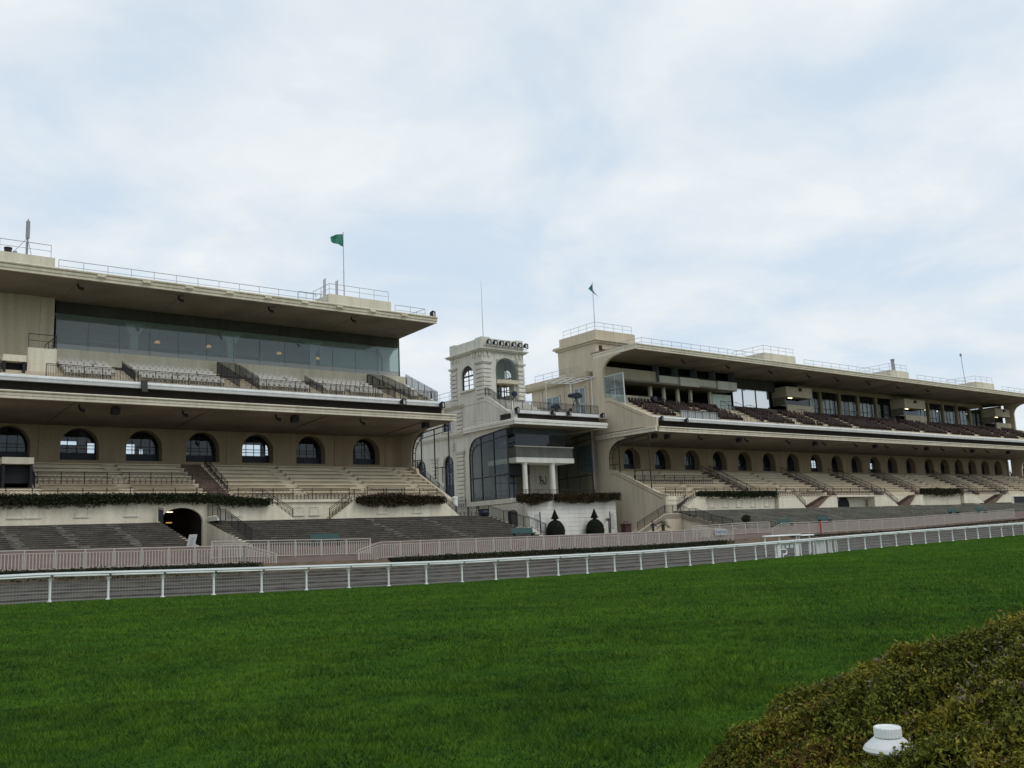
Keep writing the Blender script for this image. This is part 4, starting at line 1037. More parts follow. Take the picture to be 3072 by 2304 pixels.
def arch_win_x(root, yc, w_, z0, zs, x, name, mat, solid=0.0, nv=1, bars=(.35, .7), pane=True, mid=None):
    r = w_ / 2 - .02; m = MB()
    m.prism(arch_loop(yc, 2 * r, z0, zs), x - .06, x + .06, 'x', [arch_loop(yc, 2 * r - .2, z0 + .1, zs)])
    for k in range(1, nv + 1):
        y = yc - r + 2 * r * k / (nv + 1); m.box(x - .045, x + .045, y - .05, y + .05, z0 + .1, zs + math.sqrt(max(0, (r - .1) ** 2 - (y - yc) ** 2)))
    for f in bars: m.box(x - .04, x + .04, yc - r + .1, yc + r - .1, z0 + (zs - z0) * f - .035, z0 + (zs - z0) * f + .035)
    m.box(x - .05, x + .05, yc - r + .1, yc + r - .1, zs - .1, zs + .1)
    m.path([(x, yc + r * .55 * math.cos(a), zs + .1 + r * .6 * math.sin(a)) for a in np.linspace(0, PI, 9)], .03, 4)
    if solid: m.box(x - .03, x + .03, yc - r + .1, yc + r - .1, z0 + .1, z0 + solid)
    if mid: m.box(x - .07, x + .07, yc - r + .1, yc + r - .1, mid - .35, mid + .35)
    o = m.build(name, mat, root)
    if pane: MB().prism(arch_loop(yc, 2 * r - .2, z0 + .1, zs), x + .005, x + .015, 'x').build('pane', GLASS, o)
    return o
arch_win_x(PV, 105.7, 2.5, 6.9, 12.1, PX0 + .35, 'arched_door', BLUEF, 2.6, 2, (.62,), mid=11.4)
arch_win_x(PV, 112.5, 2.5, 6.9, 12.1, PX0 + .35, 'arched_door', BLUEF, 2.6, 2, (.62,), mid=11.4)
for (a, b) in ((104.8, 106.9), (111.6, 113.5)):
    m = MB()
    for y in (a, (a + b) / 2 - .05, b - .1): m.box(PX0 + .28, PX0 + .36, y, y + .1, 16.6, 18.3)
    for z in (16.6, 17.4, 18.2): m.box(PX0 + .285, PX0 + .355, a, b, z, z + .08)
    o = m.build('window', BLUEF, PV); MB().box(PX0 + .31, PX0 + .32, a, b, 16.6, 18.3).build('pane', GLASS, o)
    MB().box(PX0 - .12, PX0 - .002, a - .2, b + .2, 16.4, 16.58).build('window_sill', STONE, PV)
m = MB(); m.box(PX0 - .16, PX0 - .003, 104.0, 104.3, 13.8, 14.9); m.lathe([(.05, -.2), (.2, 0), (.12, .3), (.22, .6), (.1, 1.0)], (PX0 - .2, 104.15, 14.0), 8); m.build('wall_bracket', STONE, PV)
# front body above the canopy, stepped side parapet
body = [(90.9, 16.5), (90.9, 17.25), (91.6, 17.3), (92.8, 17.9), (96.3, 20.05), (96.9, 20.15), (101.6, 20.15), (101.6, 15.4), (96, 15.4), (93.2, 16.4)]
MB().prism(body, PX0 - .02, PX0 + .45, 'x', [[(98.2, 17.7), (99.0, 17.7), (99.0, 18.4), (98.2, 18.4)]]).build('side_parapet', STONE, PV)
MB().box(PX0 + .1, PX0 + .15, 98.1, 99.1, 17.6, 18.5).build('vent', ROOMD, PV)
MB().prism([(92.7, 17.55), (96.4, 19.55), (101.6, 19.6), (101.6, 19.48), (96.45, 19.43), (92.7, 17.4)], PX0 - .08, PX0 + .0, 'x').build('wall_band', STONE, PV)
MB().box(PX0 - .06, PX0 - .021, 97.6, 99.5, 17.2, 17.28).build('wall_band', STONE, PV)
MB().box(PX0 + .46, 88.3, 92, 97.1, 17.3, 17.5).build('roof_terrace', STONE, PV); MB().box(78.6, 88.3, 97.1, 108, 17.3, 17.5).build('roof_terrace', STONE, PV)
MB().prism(tier_profile(92.4, 17.5, 93.0, 5, .8, .42, 97.05, 17.4), PX0 + .46, 78.4, 'x').build('roof_steps', STONE, PV)
# canopy
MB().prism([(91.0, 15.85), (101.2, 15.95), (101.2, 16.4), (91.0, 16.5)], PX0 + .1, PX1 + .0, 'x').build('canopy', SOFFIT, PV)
def ring_fascia(x0, x1, y0, y1, prof, mat, name):
    """moulding round the left, front and right edges; prof: (outward, z)"""
    m = MB(); n = len(prof)
    path = [(x0, y1, -1, 0), (x0, y0, -1, -1), (x1, y0, 1, -1), (x1, y1, 1, 0)]
    for (x, y, ox, oy) in path:
        for (o, z) in prof: m.v.append((x + ox * o, y + oy * o, z))
    for i in range(3):
        for k in range(n):
            k2 = (k + 1) % n; m.f.append((i * n + k, i * n + k2, (i + 1) * n + k2, (i + 1) * n + k))
    m.f.append(tuple(range(n))); m.f.append(tuple(range(3 * n, 4 * n)))
    return m.build(name, mat, PV)
ring_fascia(PX0 + .09, PX1 + .01, 90.9, 101.3, [(0, 15.84), (.5, 15.80), (.5, 16.08), (.58, 16.12), (.58, 16.42), (.42, 16.5), (0, 16.52)], WHITEW, 'canopy_fascia')
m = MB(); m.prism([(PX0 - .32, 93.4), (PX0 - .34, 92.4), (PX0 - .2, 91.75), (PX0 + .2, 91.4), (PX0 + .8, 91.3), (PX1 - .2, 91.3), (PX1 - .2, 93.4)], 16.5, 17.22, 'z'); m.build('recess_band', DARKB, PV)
MB().box(PX0 + .2, PX1 + .1, 90.9, 92.2, 17.22, 17.62).build('balcony_edge', WHITEM, PV)
CENTW = worn('shaded_stone', (.36, .335, .29), (.28, .26, .22), .6, .5)  # stone plaster darkened: the shade on the centre wall is in the colour
CABP = worn('grey_panel', (.17, .17, .155), (.12, .12, .11), .8, .4)
# cabin on columns
MB().box(73.7, 83.4, 93.5, 99.5, 11.4, 12.02).build('cabin_floor', WHITEW, PV)
MB().box(73.78, 83.3, 93.6, 99.4, 12.03, 13.38).build('cabin_panel', CABP, PV)
MB().box(73.66, 83.42, 93.48, 93.8, 13.38, 13.5).build('cabin_ledge', STONE, PV)
MB().box(73.85, 83.2, 93.7, 99.3, 13.5, 15.0).build('cabin_glass', GLASSD, PV); MB().box(74.2, 82.9, 94.5, 99, 13.5, 15.9).build('cabin_inside', ROOM, PV)
for x in (75.4, 80.0): MB().lathe([(.42, 0), (.42, .25), (.34, .35), (.31, 4.2), (.40, 4.4), (.42, 4.52)], (x, 94.0, 6.87), 16).build('column', WHITEW, PV)
MB().box(78.6, 83.4, 97.0, 97.3, 6.84, 11.39).build('centre_wall', CENTW, PV)
MB().box(81.9, 82.05, 96.9, 96.99, 6.84, 11.39).build('wall_edge', STONE, PV)
MB().box(PX0 + .4, PX1 - .1, 100.9, 101.2, 6.84, 15.8).build('terrace_back_wall', STONE, PV)
MB().box(73.3, 77.0, 98.0, 98.2, 6.84, 9.9).build('terrace_doors', ROOM, PV); MB().prism([(95.2, 10.0), (98.4, 9.9), (98.4, 11.3), (95.2, 11.3)], 73.0, 77.2, 'x').build('awning', ROOMD, PV)
m = MB()
for x in (72.4, 73.5, 74.6, 75.7): m.box(x + .9, x + 1.02, 97.88, 97.99, 6.84, 9.9)
m.box(73.3, 77.0, 97.89, 97.98, 9.0, 9.15); m.build('door_frame', BLUEF, PV)
# emblem on the centre wall: a leaping horse and curl in dark metal
em = MB()
em.path([(80.25, 96.97, 8.9), (80.40, 96.97, 9.3), (80.65, 96.97, 9.5), (80.90, 96.97, 9.35), (80.95, 96.97, 8.9)], .06, 5)
em.path([(80.40, 96.97, 9.35), (80.25, 96.97, 9.75), (80.40, 96.97, 10.0), (80.55, 96.97, 9.7)], .07, 5)
em.path([(81.20, 96.97, 10.0), (81.35, 96.97, 9.7), (81.35, 96.97, 9.2), (81.15, 96.97, 8.9), (80.95, 96.97, 9.05)], .05, 5)
em.path([(80.60, 96.97, 9.5), (80.70, 96.97, 9.1), (80.55, 96.97, 8.8)], .05, 5)
em.build('wall_emblem', IRON, PV)
# glazed side screens
def glazed_screen(x, ys, yb, name):
    m = MB(); top = 15.35
    pts = [(yb, 6.86), (yb, 12.8), (yb - .15, 13.7), (yb - .55, 14.35), (yb - 1.2, 14.8), (yb - 2.4, 15.02), (ys[-1], 15.5)]
    inn = [(yb - .55, 6.86), (yb - .55, 12.7), (yb - .75, 13.3), (yb - 1.1, 13.7), (yb - 1.7, 13.98), (yb - 2.6, 14.15), (ys[-1], 14.65)]
    m.path([(x, a, b) for a, b in pts], .10, 6); m.path([(x, a, b) for a, b in inn], .075, 6)
    for y in ys: m.tube((x, y, 6.86), (x, y, 15.5 - (y - ys[-1]) * .075), .095, 6)
    m.tube((x, yb, 9.75), (x, ys[-1], 9.85), .085, 6); m.tube((x, yb, 6.9), (x, ys[-1], 6.9), .07, 6)
    for a, b in zip(pts[1:6], inn[1:6]): m.tube((x, a[0], a[1]), (x, b[0], b[1]), .04, 5)
    o = m.build(name, IRON, PV)
    MB().prism([(ys[-1], 6.9)] + [(a, b) for a, b in pts][:1] + pts[1:], x + .01, x + .02, 'x').build('pane', GLASSI, o)
glazed_screen(PX0 + .02, (98.1, 95.4, 92.6), 100.7, 'side_screen')
glazed_screen(PX1 - .1, (98.2, 95.7, 93.1), 100.5, 'side_screen')
MB().prism([(92.9, 10.3), (94.4, 10.3), (95.9, 10.6), (96.1, 11.0), (96.1, 13.4), (95.9, 13.8), (92.9, 14.0)], PX1 - .06, PX1 - .02, 'x').build('hung_screen', ROOM, PV)
# spandrel wall that closes the side above the glass
MB().prism([(101.3, 6.3), (100.78, 6.3), (100.78, 12.8), (100.62, 13.75), (100.2, 14.45), (99.5, 14.9), (98.3, 15.12), (92.3, 15.62), (92.3, 15.83), (101.3, 15.93)], PX0 - .01, PX0 + .3, 'x').build('spandrel', STONE, PV)
iron_railing([(72.0, 100.2, 6.86), (72.0, 93.0, 6.86)], 'iron railing behind the glazed left side of the pavilion terrace')
iron_railing([(72.4, 92.6, 6.86), (86.0, 92.6, 6.86)], 'iron railing along the front of the pavilion terrace behind the plants')
# tower
TW = dict(x0=71.7, x1=78.5, y0=97.1, y1=104.4)
tow = MB()
tow.prism([(97.1, 17.6), (101.25, 17.6), (101.25, 19.62), (104.4, 19.62), (104.4, 26.1), (97.1, 26.1)], 71.7, 72.2, 'x', [arch_loop(100.6, 2.75, 21.5, 23.35)])
tow.prism([(97.1, 17.6), (104.4, 17.6), (104.4, 26.1), (97.1, 26.1)], 78.0, 78.5, 'x', [arch_loop(100.6, 2.75, 21.0, 23.35)])
tow.prism([(72.2, 17.6), (78.0, 17.6), (78.0, 26.1), (72.2, 26.1)], 97.1, 97.6, 'y', [arch_loop(75.55, 3.5, 19.9, 23.75)])
tow.prism([(72.2, 17.6), (78.0, 17.6), (78.0, 26.1), (72.2, 26.1)], 103.9, 104.4, 'y', [arch_loop(75.1, 3.2, 20.5, 23.4)])
tower = tow.build('tower', STONE, PV)
MB().box(72.2, 78.0, 97.6, 103.9, 25.7, 25.9).build('ceiling', ROOMP, tower); MB().box(72.2, 78.0, 97.6, 103.9, 19.7, 19.9).build('floor', ROOMD, tower)
def tower_ring(o, z0, z1, name): MB().prism([(71.7 - o, 97.1 - o), (78.5 + o, 97.1 - o), (78.5 + o, 104.4 + o), (71.7 - o, 104.4 + o)], z0, z1, 'z').build(name, STONE, tower)
tower_ring(.12, 26.1, 26.22, 'cornice'); tower_ring(.38, 26.22, 26.38, 'cornice'); tower_ring(.55, 26.38, 26.52, 'cornice'); tower_ring(.12, 26.52, 26.62, 'cornice')
pr = MB(); o = .0
pr.prism([(71.7, 97.1), (78.5, 97.1), (78.5, 104.4), (71.7, 104.4)], 26.62, 27.9, 'z', [[(72.0, 97.4), (78.2, 97.4), (78.2, 104.1), (72.0, 104.1)]])
for (a, b, c_, d_) in ((71.66, 73.1, 97.06, 98.5), (77.3, 78.54, 97.06, 98.3), (71.66, 72.9, 103.2, 104.44), (77.3, 78.54, 103.2, 104.44)): pr.box(a, b, c_, d_, 26.63, 28.04)
pr.build('parapet', STONE, tower)
boxes(tower, 'corbel', STONE, [(71.56, 71.699, y, y + .28, 25.55, 26.09) for y in (97.3, 97.75, 98.6, 99.1, 102.4, 102.9, 103.7)] + [(x, x + .28, 96.96, 97.099, 25.5, 26.09) for x in (71.9, 72.6, 77.2, 77.8)])
def quoin_tower(y0, y1, x0, x1):
    m = MB(); z = 20.0
    while z < 24.4: m.box(71.54, 71.699, y0, y1, z, z + .41); z += .55
    m.box(71.52, 71.699, y0 - .1, y1 + .1, 24.55, 24.7); m.box(71.42, 71.699, y0 - .2, y1 + .2, 24.7, 24.88)
    m.build('quoin', STONE, tower)
    m = MB(); z = 20.0
    while z < 24.4: m.box(x0, x1, 96.94, 97.099, z, z + .41); z += .55
    m.box(x0 - .1, x1 + .1, 96.92, 97.099, 24.55, 24.7); m.box(x0 - .2, x1 + .2, 96.82, 97.099, 24.7, 24.88)
    m.build('quoin', STONE, tower)
quoin_tower(97.1, 98.55, 71.7, 73.0); 
quoin_tower(103.0, 104.4, 77.35, 78.5)
arch_win_x(tower, 100.6, 2.75, 21.5, 23.35, 71.98, 'arched_window', BLUEF, pane=False)
arch_win_x(tower, 100.6, 2.75, 21.0, 23.35, 78.2, 'arched_window', BLUEF, pane=False)
MB().box(71.45, 71.699, 99.0, 102.2, 21.25, 21.48).build('window_sill', STONE, tower)
bx = MB(); bx.prism([(73.9, 97.0), (75.0, 96.6), (77.25, 96.6), (77.25, 99.6), (73.9, 99.6)], 22.0, 22.5, 'z'); bx.build('bay_floor', CREAM, tower)
bg_ = MB(); bg_.prism([(73.9, 97.0), (75.0, 96.65), (77.25, 96.65), (77.25, 96.68), (75.0, 96.68), (73.93, 97.03)], 22.5, 25.2, 'z'); bg_.build('bay_glass', GLASSI, tower)
MB().box(73.85, 77.3, 99.7, 99.8, 22.6, 25.6).build('bay_back', ROOMP, tower)
dd = MB()
for x in (73.85, 74.9, 75.9, 77.0): dd.box(x, x + .12, 98.2, 98.3, 19.9, 22.0)
dd.box(73.85, 77.2, 98.2, 98.3, 21.1, 21.2); dd.build('door_frame', BLUEF, tower)
MB().box(76.9, 77.3, 97.3, 98.4, 19.9, 22.0).build('door_jamb', STONE, tower)
mast = thing('aerial_mast', (73.4, 99, 26.0), 'tall thin aerial mast on the roof of the white tower', 'mast')
MB().tube((73.4, 99, 25.9), (73.4, 99, 36.2), .06, 6, .02).build('pole', GALV, mast)
MB().box(72.2, 78.0, 97.6, 103.9, 26.62, 26.7).build('roof', STONE, tower)

bar_railing([(71.85, 102.3, 20.16), (71.85, 96.9, 20.16), (71.85, 96.3, 20.05), (71.85, 92.7, 17.95), (71.85, 91.6, 17.64)], 'black railing following the sloping parapet under the tower', h=1.15)
bar_railing([(71.95, 91.3, 17.63), (86.2, 91.3, 17.63)], 'black railing along the front of the pavilion roof terrace', h=1.2, step=.16)
bar_railing([(79.6, 97.0, 17.6), (86.6, 97.0, 17.6)], 'black railing behind the television camera on the pavilion roof', h=1.5, step=.2)
roof_railing([(71.9, 105.2, 20.76), (71.9, 114.5, 20.76)], 'leaning roof railing on the wing left of the tower', 2.2)
# raised court between left stand and pavilion
tag(MB().box(57.9, 71.55, 101.4, 130, 1.0, 6.25).build('raised_court', STONE), kind='structure')
tag(MB().box(57.9, 61.0, 83.05, 101.39, 1.0, 4.4).build('stair_landing', STONE), kind='structure')
iron_railing([(58.0, 84.2, 4.42), (60.9, 84.2, 4.42)], 'low iron railing at the head of the terrace stairs beside the pavilion')
iron_railing([(58.1, 101.5, 6.26), (71.4, 101.5, 6.26)], 'iron railing of the raised court before the arched doors')
iron_railing([(58.2, 86.0, 6.2), (58.2, 92.8, 10.3)], 'sloping iron railing outside the end wall of the left stand')
bar_railing([(60.9, 84.6, 4.45), (60.9, 82.4, 4.4), (60.9, 79.8, 3.75), (60.9, 79.0, 3.7), (60.9, 76.5, 3.0), (60.9, 75.6, 2.95), (60.9, 73.0, 2.1)], 'dark stepped railing down the right edge of the brown terrace', h=1.1, step=.2)
bar_railing([(30.6, 82.9, 4.9), (30.6, 80.6, 4.9), (30.6, 79.9, 4.3), (30.6, 78.8, 4.25), (30.6, 73.2, 2.4)], 'dark railing down the terrace edge right of the tunnel', h=1.1, step=.16)
MB().box(30.55, 31.5, 80.6, 82.95, 4.5, 4.88).build('landing', STONE, LS)
bar_railing([(26.3, 82.8, 4.55), (26.3, 81.6, 4.4)], 'short dark railing left of the tunnel mouth', h=1.2, step=.1)

# ------------------------------------------------------------------ outside stair at the corner of the right stand
OS = thing('outside_stair', (84, 83, 1.7), 'concrete stair with dark railing rising to the corner pillar of the right stand', 'stair')
m = MB()
for k in range(12):
    x = 82.4 + 5.0 * k / 12; m.box(x, x + 5.0 / 12, 81.6, 82.9, 1.4, 2.0 + 2.15 * (k + 1) / 12)
m.build('flight', TIERM, OS)
MB().prism([(82.2, 1.9), (87.3, 4.1), (90.3, 4.1), (90.3, 3.6), (87.5, 3.6), (83.2, 1.9)], 81.45, 81.59, 'y').build('stringer', SOFFIT, OS)
MB().prism([(83.3, 1.3), (90.2, 1.3), (90.2, 3.6), (87.5, 3.6), (83.3, 1.85)], 81.52, 81.595, 'y').build('under_wall', CREAM, OS)
MB().box(87.4, 90.35, 81.6, 82.95, 1.4, 4.15).build('landing', TIERM, OS)
MB().prism([(81.5, 4.15), (80.3, 3.65), (79.2, 3.62), (76.8, 2.75), (75.8, 2.72), (73.6, 2.0), (73.6, 1.7), (75.8, 2.25), (76.8, 2.28), (79.2, 3.1), (80.3, 3.15), (81.5, 3.6)], 90.1, 90.36, 'x').build('stringer', SOFFIT, OS)
bar_railing([(82.4, 81.65, 2.15), (87.3, 81.65, 4.15), (90.2, 81.65, 4.15), (90.2, 80.3, 3.65), (90.2, 79.2, 3.6), (90.2, 76.8, 2.75), (90.2, 73.6, 2.0)], 'dark railing of the concrete stair at the corner of the right stand', h=1.05, step=.16)
# ------------------------------------------------------------------ floodlights and loudspeakers
def floodlight_proto(loc, label, group, s=1.0, rz=0.0):
    t = thing('floodlight', loc, label, 'floodlight', group, rz)
    x, y, z = loc
    m = MB(); m.add([(x + a * s, y + b * s, z + c * s) for (a, b, c) in [(-.17,.12,-.14),(.17,.12,-.14),(.17,.12,.14),(-.17,.12,.14),(-.27,-.20,-.26),(.27,-.20,-.26),(.27,-.20,.26),(-.27,-.20,.26)]],
                    [(0,1,2,3),(0,4,5,1),(1,5,6,2),(2,6,7,3),(3,7,4,0)])
    for (a, b, c, d_) in ((-.27, .27, -.27, -.20), (-.27, .27, .20, .27), (-.27, -.20, -.20, .20), (.20, .27, -.20, .20)): m.box(x + a * s, x + b * s, y - .24 * s, y - .195 * s, z + c * s, z + d_ * s)
    m.build('housing', IRON, t)
    MB().box(x - .20 * s, x + .20 * s, y - .19 * s, y - .17 * s, z - .20 * s, z + .20 * s).build('lens', LENS2, t)
    m = MB().path([(x - .30 * s, y, z), (x - .30 * s, y, z - .38 * s), (x + .30 * s, y, z - .38 * s), (x + .30 * s, y, z)], .03 * s, 4); m.build('bracket', IRON, t)
    return t
LENS2 = plain('lens_glass', (.5, .52, .5), .15, spec=.6)
protoF = None
def flood(loc, label, group, rz=0.0, sc_f=1.25):
    global protoF
    if protoF is None: protoF = floodlight_proto(loc, label, group); protoF.rotation_euler = (0, 0, rz); protoF.scale = (sc_f,) * 3; return protoF
    c = dup(protoF, loc, rz, label); c['group'] = group; c.scale = (sc_f,) * 3; return c
for i in range(7):
    flood((72.35 + 1.02 * i, 96.55, 27.22), 'square floodlight on the tower parapet, %s from the left in the row of seven' % ORD[i], 'row of floodlights on the tower', .25)
for (p, lb) in (((71.9, 90.75, 17.55), 'square floodlight at the left corner of the pavilion balcony edge'), ((77.7, 90.75, 17.5), 'square floodlight below the covered television cameras, left of the middle of the balcony'),
                ((80.4, 90.75, 17.55), 'square floodlight right of the middle of the pavilion balcony edge'), ((86.25, 90.75, 17.5), 'square floodlight at the right corner of the pavilion balcony edge')):
    flood(p, lb, 'floodlights on the pavilion balcony', .5)
for (p, lb) in (((51.9, 84.7, 16.55), 'square floodlight on the white balcony edge under the right hooped stair'), ((56.8, 84.7, 16.5), 'square floodlight at the right end of the left stand balcony edge'),
                ((57.0, 86.3, 26.95), 'small floodlight on the right roof corner of the left stand'), ((91.0, 84.7, 16.5), 'square floodlight at the left end of the right stand balcony edge'), ((95.8, 84.7, 16.45), 'square floodlight just right of the end one on the right stand balcony edge')):
    flood(p, lb, 'floodlights on the grandstand balconies', .5)
protoS = protoH = None
def speaker(loc, label, group):
    global protoS
    if protoS is not None:
        c = dup(protoS, loc, label=label); c['group'] = group; return c
    x, y, z = loc; t = thing('loudspeaker', loc, label, 'loudspeaker', group); protoS = t
    MB().prism([(y - .3, z - .62), (y + .28, z - .70), (y + .30, z - .12), (y - .3, z - .10)], x - .33, x + .33, 'x').build('cabinet', IRON, t)
    MB().box(x - .28, x + .28, y - .345, y - .325, z - .58, z - .15).build('grille', plain('grille_cloth', (.03, .03, .03), .9), t)
    m = MB(); m.tube((x - .2, y, z - .15), (x - .2, y, z + .02), .02, 5); m.tube((x + .2, y, z - .15), (x + .2, y, z + .02), .02, 5); m.build('hanger', IRON, t)
def horn(loc, label, group):
    global protoH
    if protoH is not None:
        c = dup(protoH, loc, label=label); c['group'] = group; return c
    x, y, z = loc; t = thing('horn_loudspeaker', loc, label, 'loudspeaker', group); protoH = t
    m = MB(); pts = [(x - .12, y + .1, z - .02), (x - .12, y + .05, z - .25), (x - .05, y - .05, z - .42), (x + .08, y - .18, z - .52), (x + .2, y - .3, z - .55)]
    for (a, b), (r0, r1) in zip(zip(pts, pts[1:]), ((.07, .09), (.09, .11), (.11, .14), (.14, .17))): m.tube(a, b, r0, 8, r1)
    m.build('horn', IRON, t); MB().tube((x - .12, y + .1, z - .03), (x - .12, y + .1, z + .04), .03, 5).build('hanger', IRON, t)
zsof = lambda y: 14.63 - (y - 83.36) * .052
gl_ = 'loudspeakers under the left lower canopy'
for i, x in enumerate((20.3, 29.0, 37.9, 47.0)): horn((x, 84.6, zsof(84.6)), 'curved dark loudspeaker under the left lower canopy, %s of the curved ones from the left' % ORD[i], gl_)
for i, x in enumerate((23.1, 39.7, 54.7)): speaker((x, 84.7, zsof(84.7)), 'square dark loudspeaker under the left lower canopy, %s of the square ones from the left' % ORD[i], gl_)
gl_ = 'loudspeakers under the right lower canopy'
for i, x in enumerate((98.2, 107.9, 117.5, 126.4, 134.9, 143.7, 152.5, 161.5, 169.3, 177.7)): horn((x, 84.6, zsof(84.6)), 'curved dark loudspeaker under the right lower canopy, %s of the curved ones from the pavilion' % ORD[i], gl_)
for i, x in enumerate((89.6, 92.0, 106.5, 124.4, 140.7, 156.6, 172.5, 186.4)): speaker((x, 84.7, zsof(84.7)), 'square dark loudspeaker under the right lower canopy, %s of the square ones from the pavilion' % ORD[i], gl_)
for i, x in enumerate((20.6, 29.5, 38.5, 47.8)): horn((x, 87.6, 25.92), 'curved dark loudspeaker under the roof of the left stand, %s from the left' % ORD[i], 'loudspeakers under the left roof')
for i, x in enumerate((100.5, 110.1, 120.2, 130.0, 137.8, 147.0, 156.2, 166.3)): horn((x, 88.6, 25.9), 'curved dark loudspeaker under the roof of the right stand, %s from the pavilion' % ORD[i], 'loudspeakers under the right roof')
t = thing('balcony_lamp', (25.5, 84.8, 16.4), 'dark boxy lamp bracket clamped on the white balcony edge of the left stand', 'lamp')
MB().prism([(84.5, 16.0), (84.75, 15.9), (84.9, 16.95), (84.7, 17.05)], 25.25, 25.75, 'x').build('housing', IRON, t); MB().box(25.4, 25.6, 84.8, 85.9, 16.98, 17.05).build('arm', IRON, t)
# roof soffit ribs seen as faint dark lines
for root, xs_, y0, y1, za, zb, nm in ((LS, np.arange(2, 57, 9.2), 86.5, 94.2, 25.93, 25.76, 'roof_rib'), (RS, np.arange(97, 205, 6.3), 86.5, 94.2, 25.93, 25.76, 'roof_rib'), (LS, np.arange(8, 57, 11.6), 83.5, 94.2, 14.62, 14.06, 'canopy_rib')):
    for x in xs_: MB().prism([(y0, za), (y1, zb), (y1, zb - .05), (y0, za - .05)], x, x + .18, 'x').build(nm, SOFFIT, root)

# ------------------------------------------------------------------ flags, aerials, roof gear
def flagpole(x, y, z, h, label, flag_pts):
    t = thing('flagpole', (x, y, z), label, 'flagpole', 'flagpoles with green flags')
    m = MB(); m.tube((x, y, z), (x, y, z + h * .45), .055, 8); m.tube((x, y, z + h * .45), (x, y, z + h), .045, 8); m.lathe([(.01, 0), (.06, .05), (.01, .1)], (x, y, z + h), 8); m.build('pole', GALV, t)
    n, k = flag_pts.shape[:2]
    V = flag_pts.reshape(-1, 3) + np.array((x, y, z + h)); F = np.array([(j * k + i, j * k + i + 1, (j + 1) * k + i + 1, (j + 1) * k + i) for j in range(n - 1) for i in range(k - 1)])
    o = np_mesh('flag', V, F, [FLAGM], None, t, tuple(t.location)); o.data.polygons.foreach_set('use_smooth', [True] * len(F))
u = np.linspace(0, 1, 14); v = np.linspace(0, 1, 9)
fl = np.zeros((9, 14, 3))
for j, vv in enumerate(v):
    for i, uu in enumerate(u):
        drop = .55 * uu ** 1.6
        fl[j, i] = (-1.55 * uu, .16 * math.sin(uu * 9 + vv) * uu ** .5, -.15 - vv * (1.45 - .35 * uu) - drop * (1 - vv) * 1.0)
flagpole(48.1, 90, 28.22, 7.75, 'slim flagpole with a green flag blowing out to the left on the left stand', fl)
fl2 = np.zeros((9, 14, 3))
for j, vv in enumerate(v):
    for i, uu in enumerate(u):
        sag = min(1, vv * 1.4)
        lat = uu * (-.62 * (1 - vv) + .80 * vv); fl2[j, i] = (lat * .786 + .1 * math.sin(uu * 12 + vv * 3) * uu * .618, -lat * .618 + .1 * math.sin(uu * 12 + vv * 3) * uu * .786, -.1 - vv * 1.25 - uu * .75)
flagpole(90.0, 95.0, 28.98, 8.2, 'slim flagpole with a limp green flag on the penthouse of the right stand', fl2)
t = thing('aerial', (16.5, 88.9, 28.2), 'thick grey cylindrical aerial on a braced blue mast at the far left roof', 'aerial', 'aerials on the left roof')
MB().tube((16.5, 88.9, 28.2), (16.5, 88.9, 29.8), .08, 8).build('mast', GREY, t)
MB().lathe([(.10, 0), (.17, .03), (.17, 1.55), (.15, 1.6), (.05, 1.62), (.05, 1.8)], (16.5, 88.9, 29.75), 14).build('radome', GREY, t)
for (dx, dy) in ((-1.2, .1), (.45, .3)): MB().tube((16.5, 88.9, 29.8), (16.5 + dx, 88.9 + dy, 28.2), .025, 5).build('brace', GREY, t)
t = thing('roof_fan', (15.2, 88.8, 28.2), 'small dark fan box beside the braced aerial on the left roof', 'roof fan')
MB().lathe([(.3, 0), (.3, .35), (.34, .36), (.34, .48), (.05, .55)], (15.0, 88.9, 28.2), 12).build('housing', IRON, t); MB().box(15.4, 15.7, 88.8, 89.1, 28.2, 28.45).build('motor', GREY, t)
for i, (x, zb) in enumerate(((45.55, 26.8), (47.0, 28.2))):
    t = thing('aerial', (x, 89.6, zb), 'narrow panel aerial %s on the left stand roof' % ('left of the roof house', 'standing on the roof house near the flagpole')[i], 'aerial', 'aerials on the left roof')
    MB().tube((x + .16, 89.7, zb), (x + .16, 89.7, 30.4), .05, 6).build('mast', GREY, t); MB().box(x - .1, x + .08, 89.55, 89.7, 30.2 - 1.9, 30.2).build('panel', GALV, t)
t = thing('chimney', (158.1, 90, 28.5), 'plain round chimney pipe on the middle roof house of the right stand', 'chimney')
MB().tube((158.1, 90, 28.5), (158.1, 90, 30.9), .3, 12).build('pipe', GREY, t); MB().tube((158.1, 90, 30.7), (158.1, 90, 30.95), .36, 12).build('cap', GREY, t)
t = thing('aerial_mast', (185.9, 91, 28.5), 'thin leaning mast with a small head beside the farthest roof house', 'mast')
MB().tube((185.9, 91, 28.5), (185.4, 91, 34.6), .06, 6).build('pole', GALV, t); MB().box(185.25, 185.55, 90.85, 91.15, 34.0, 34.5).build('head', GREY, t)

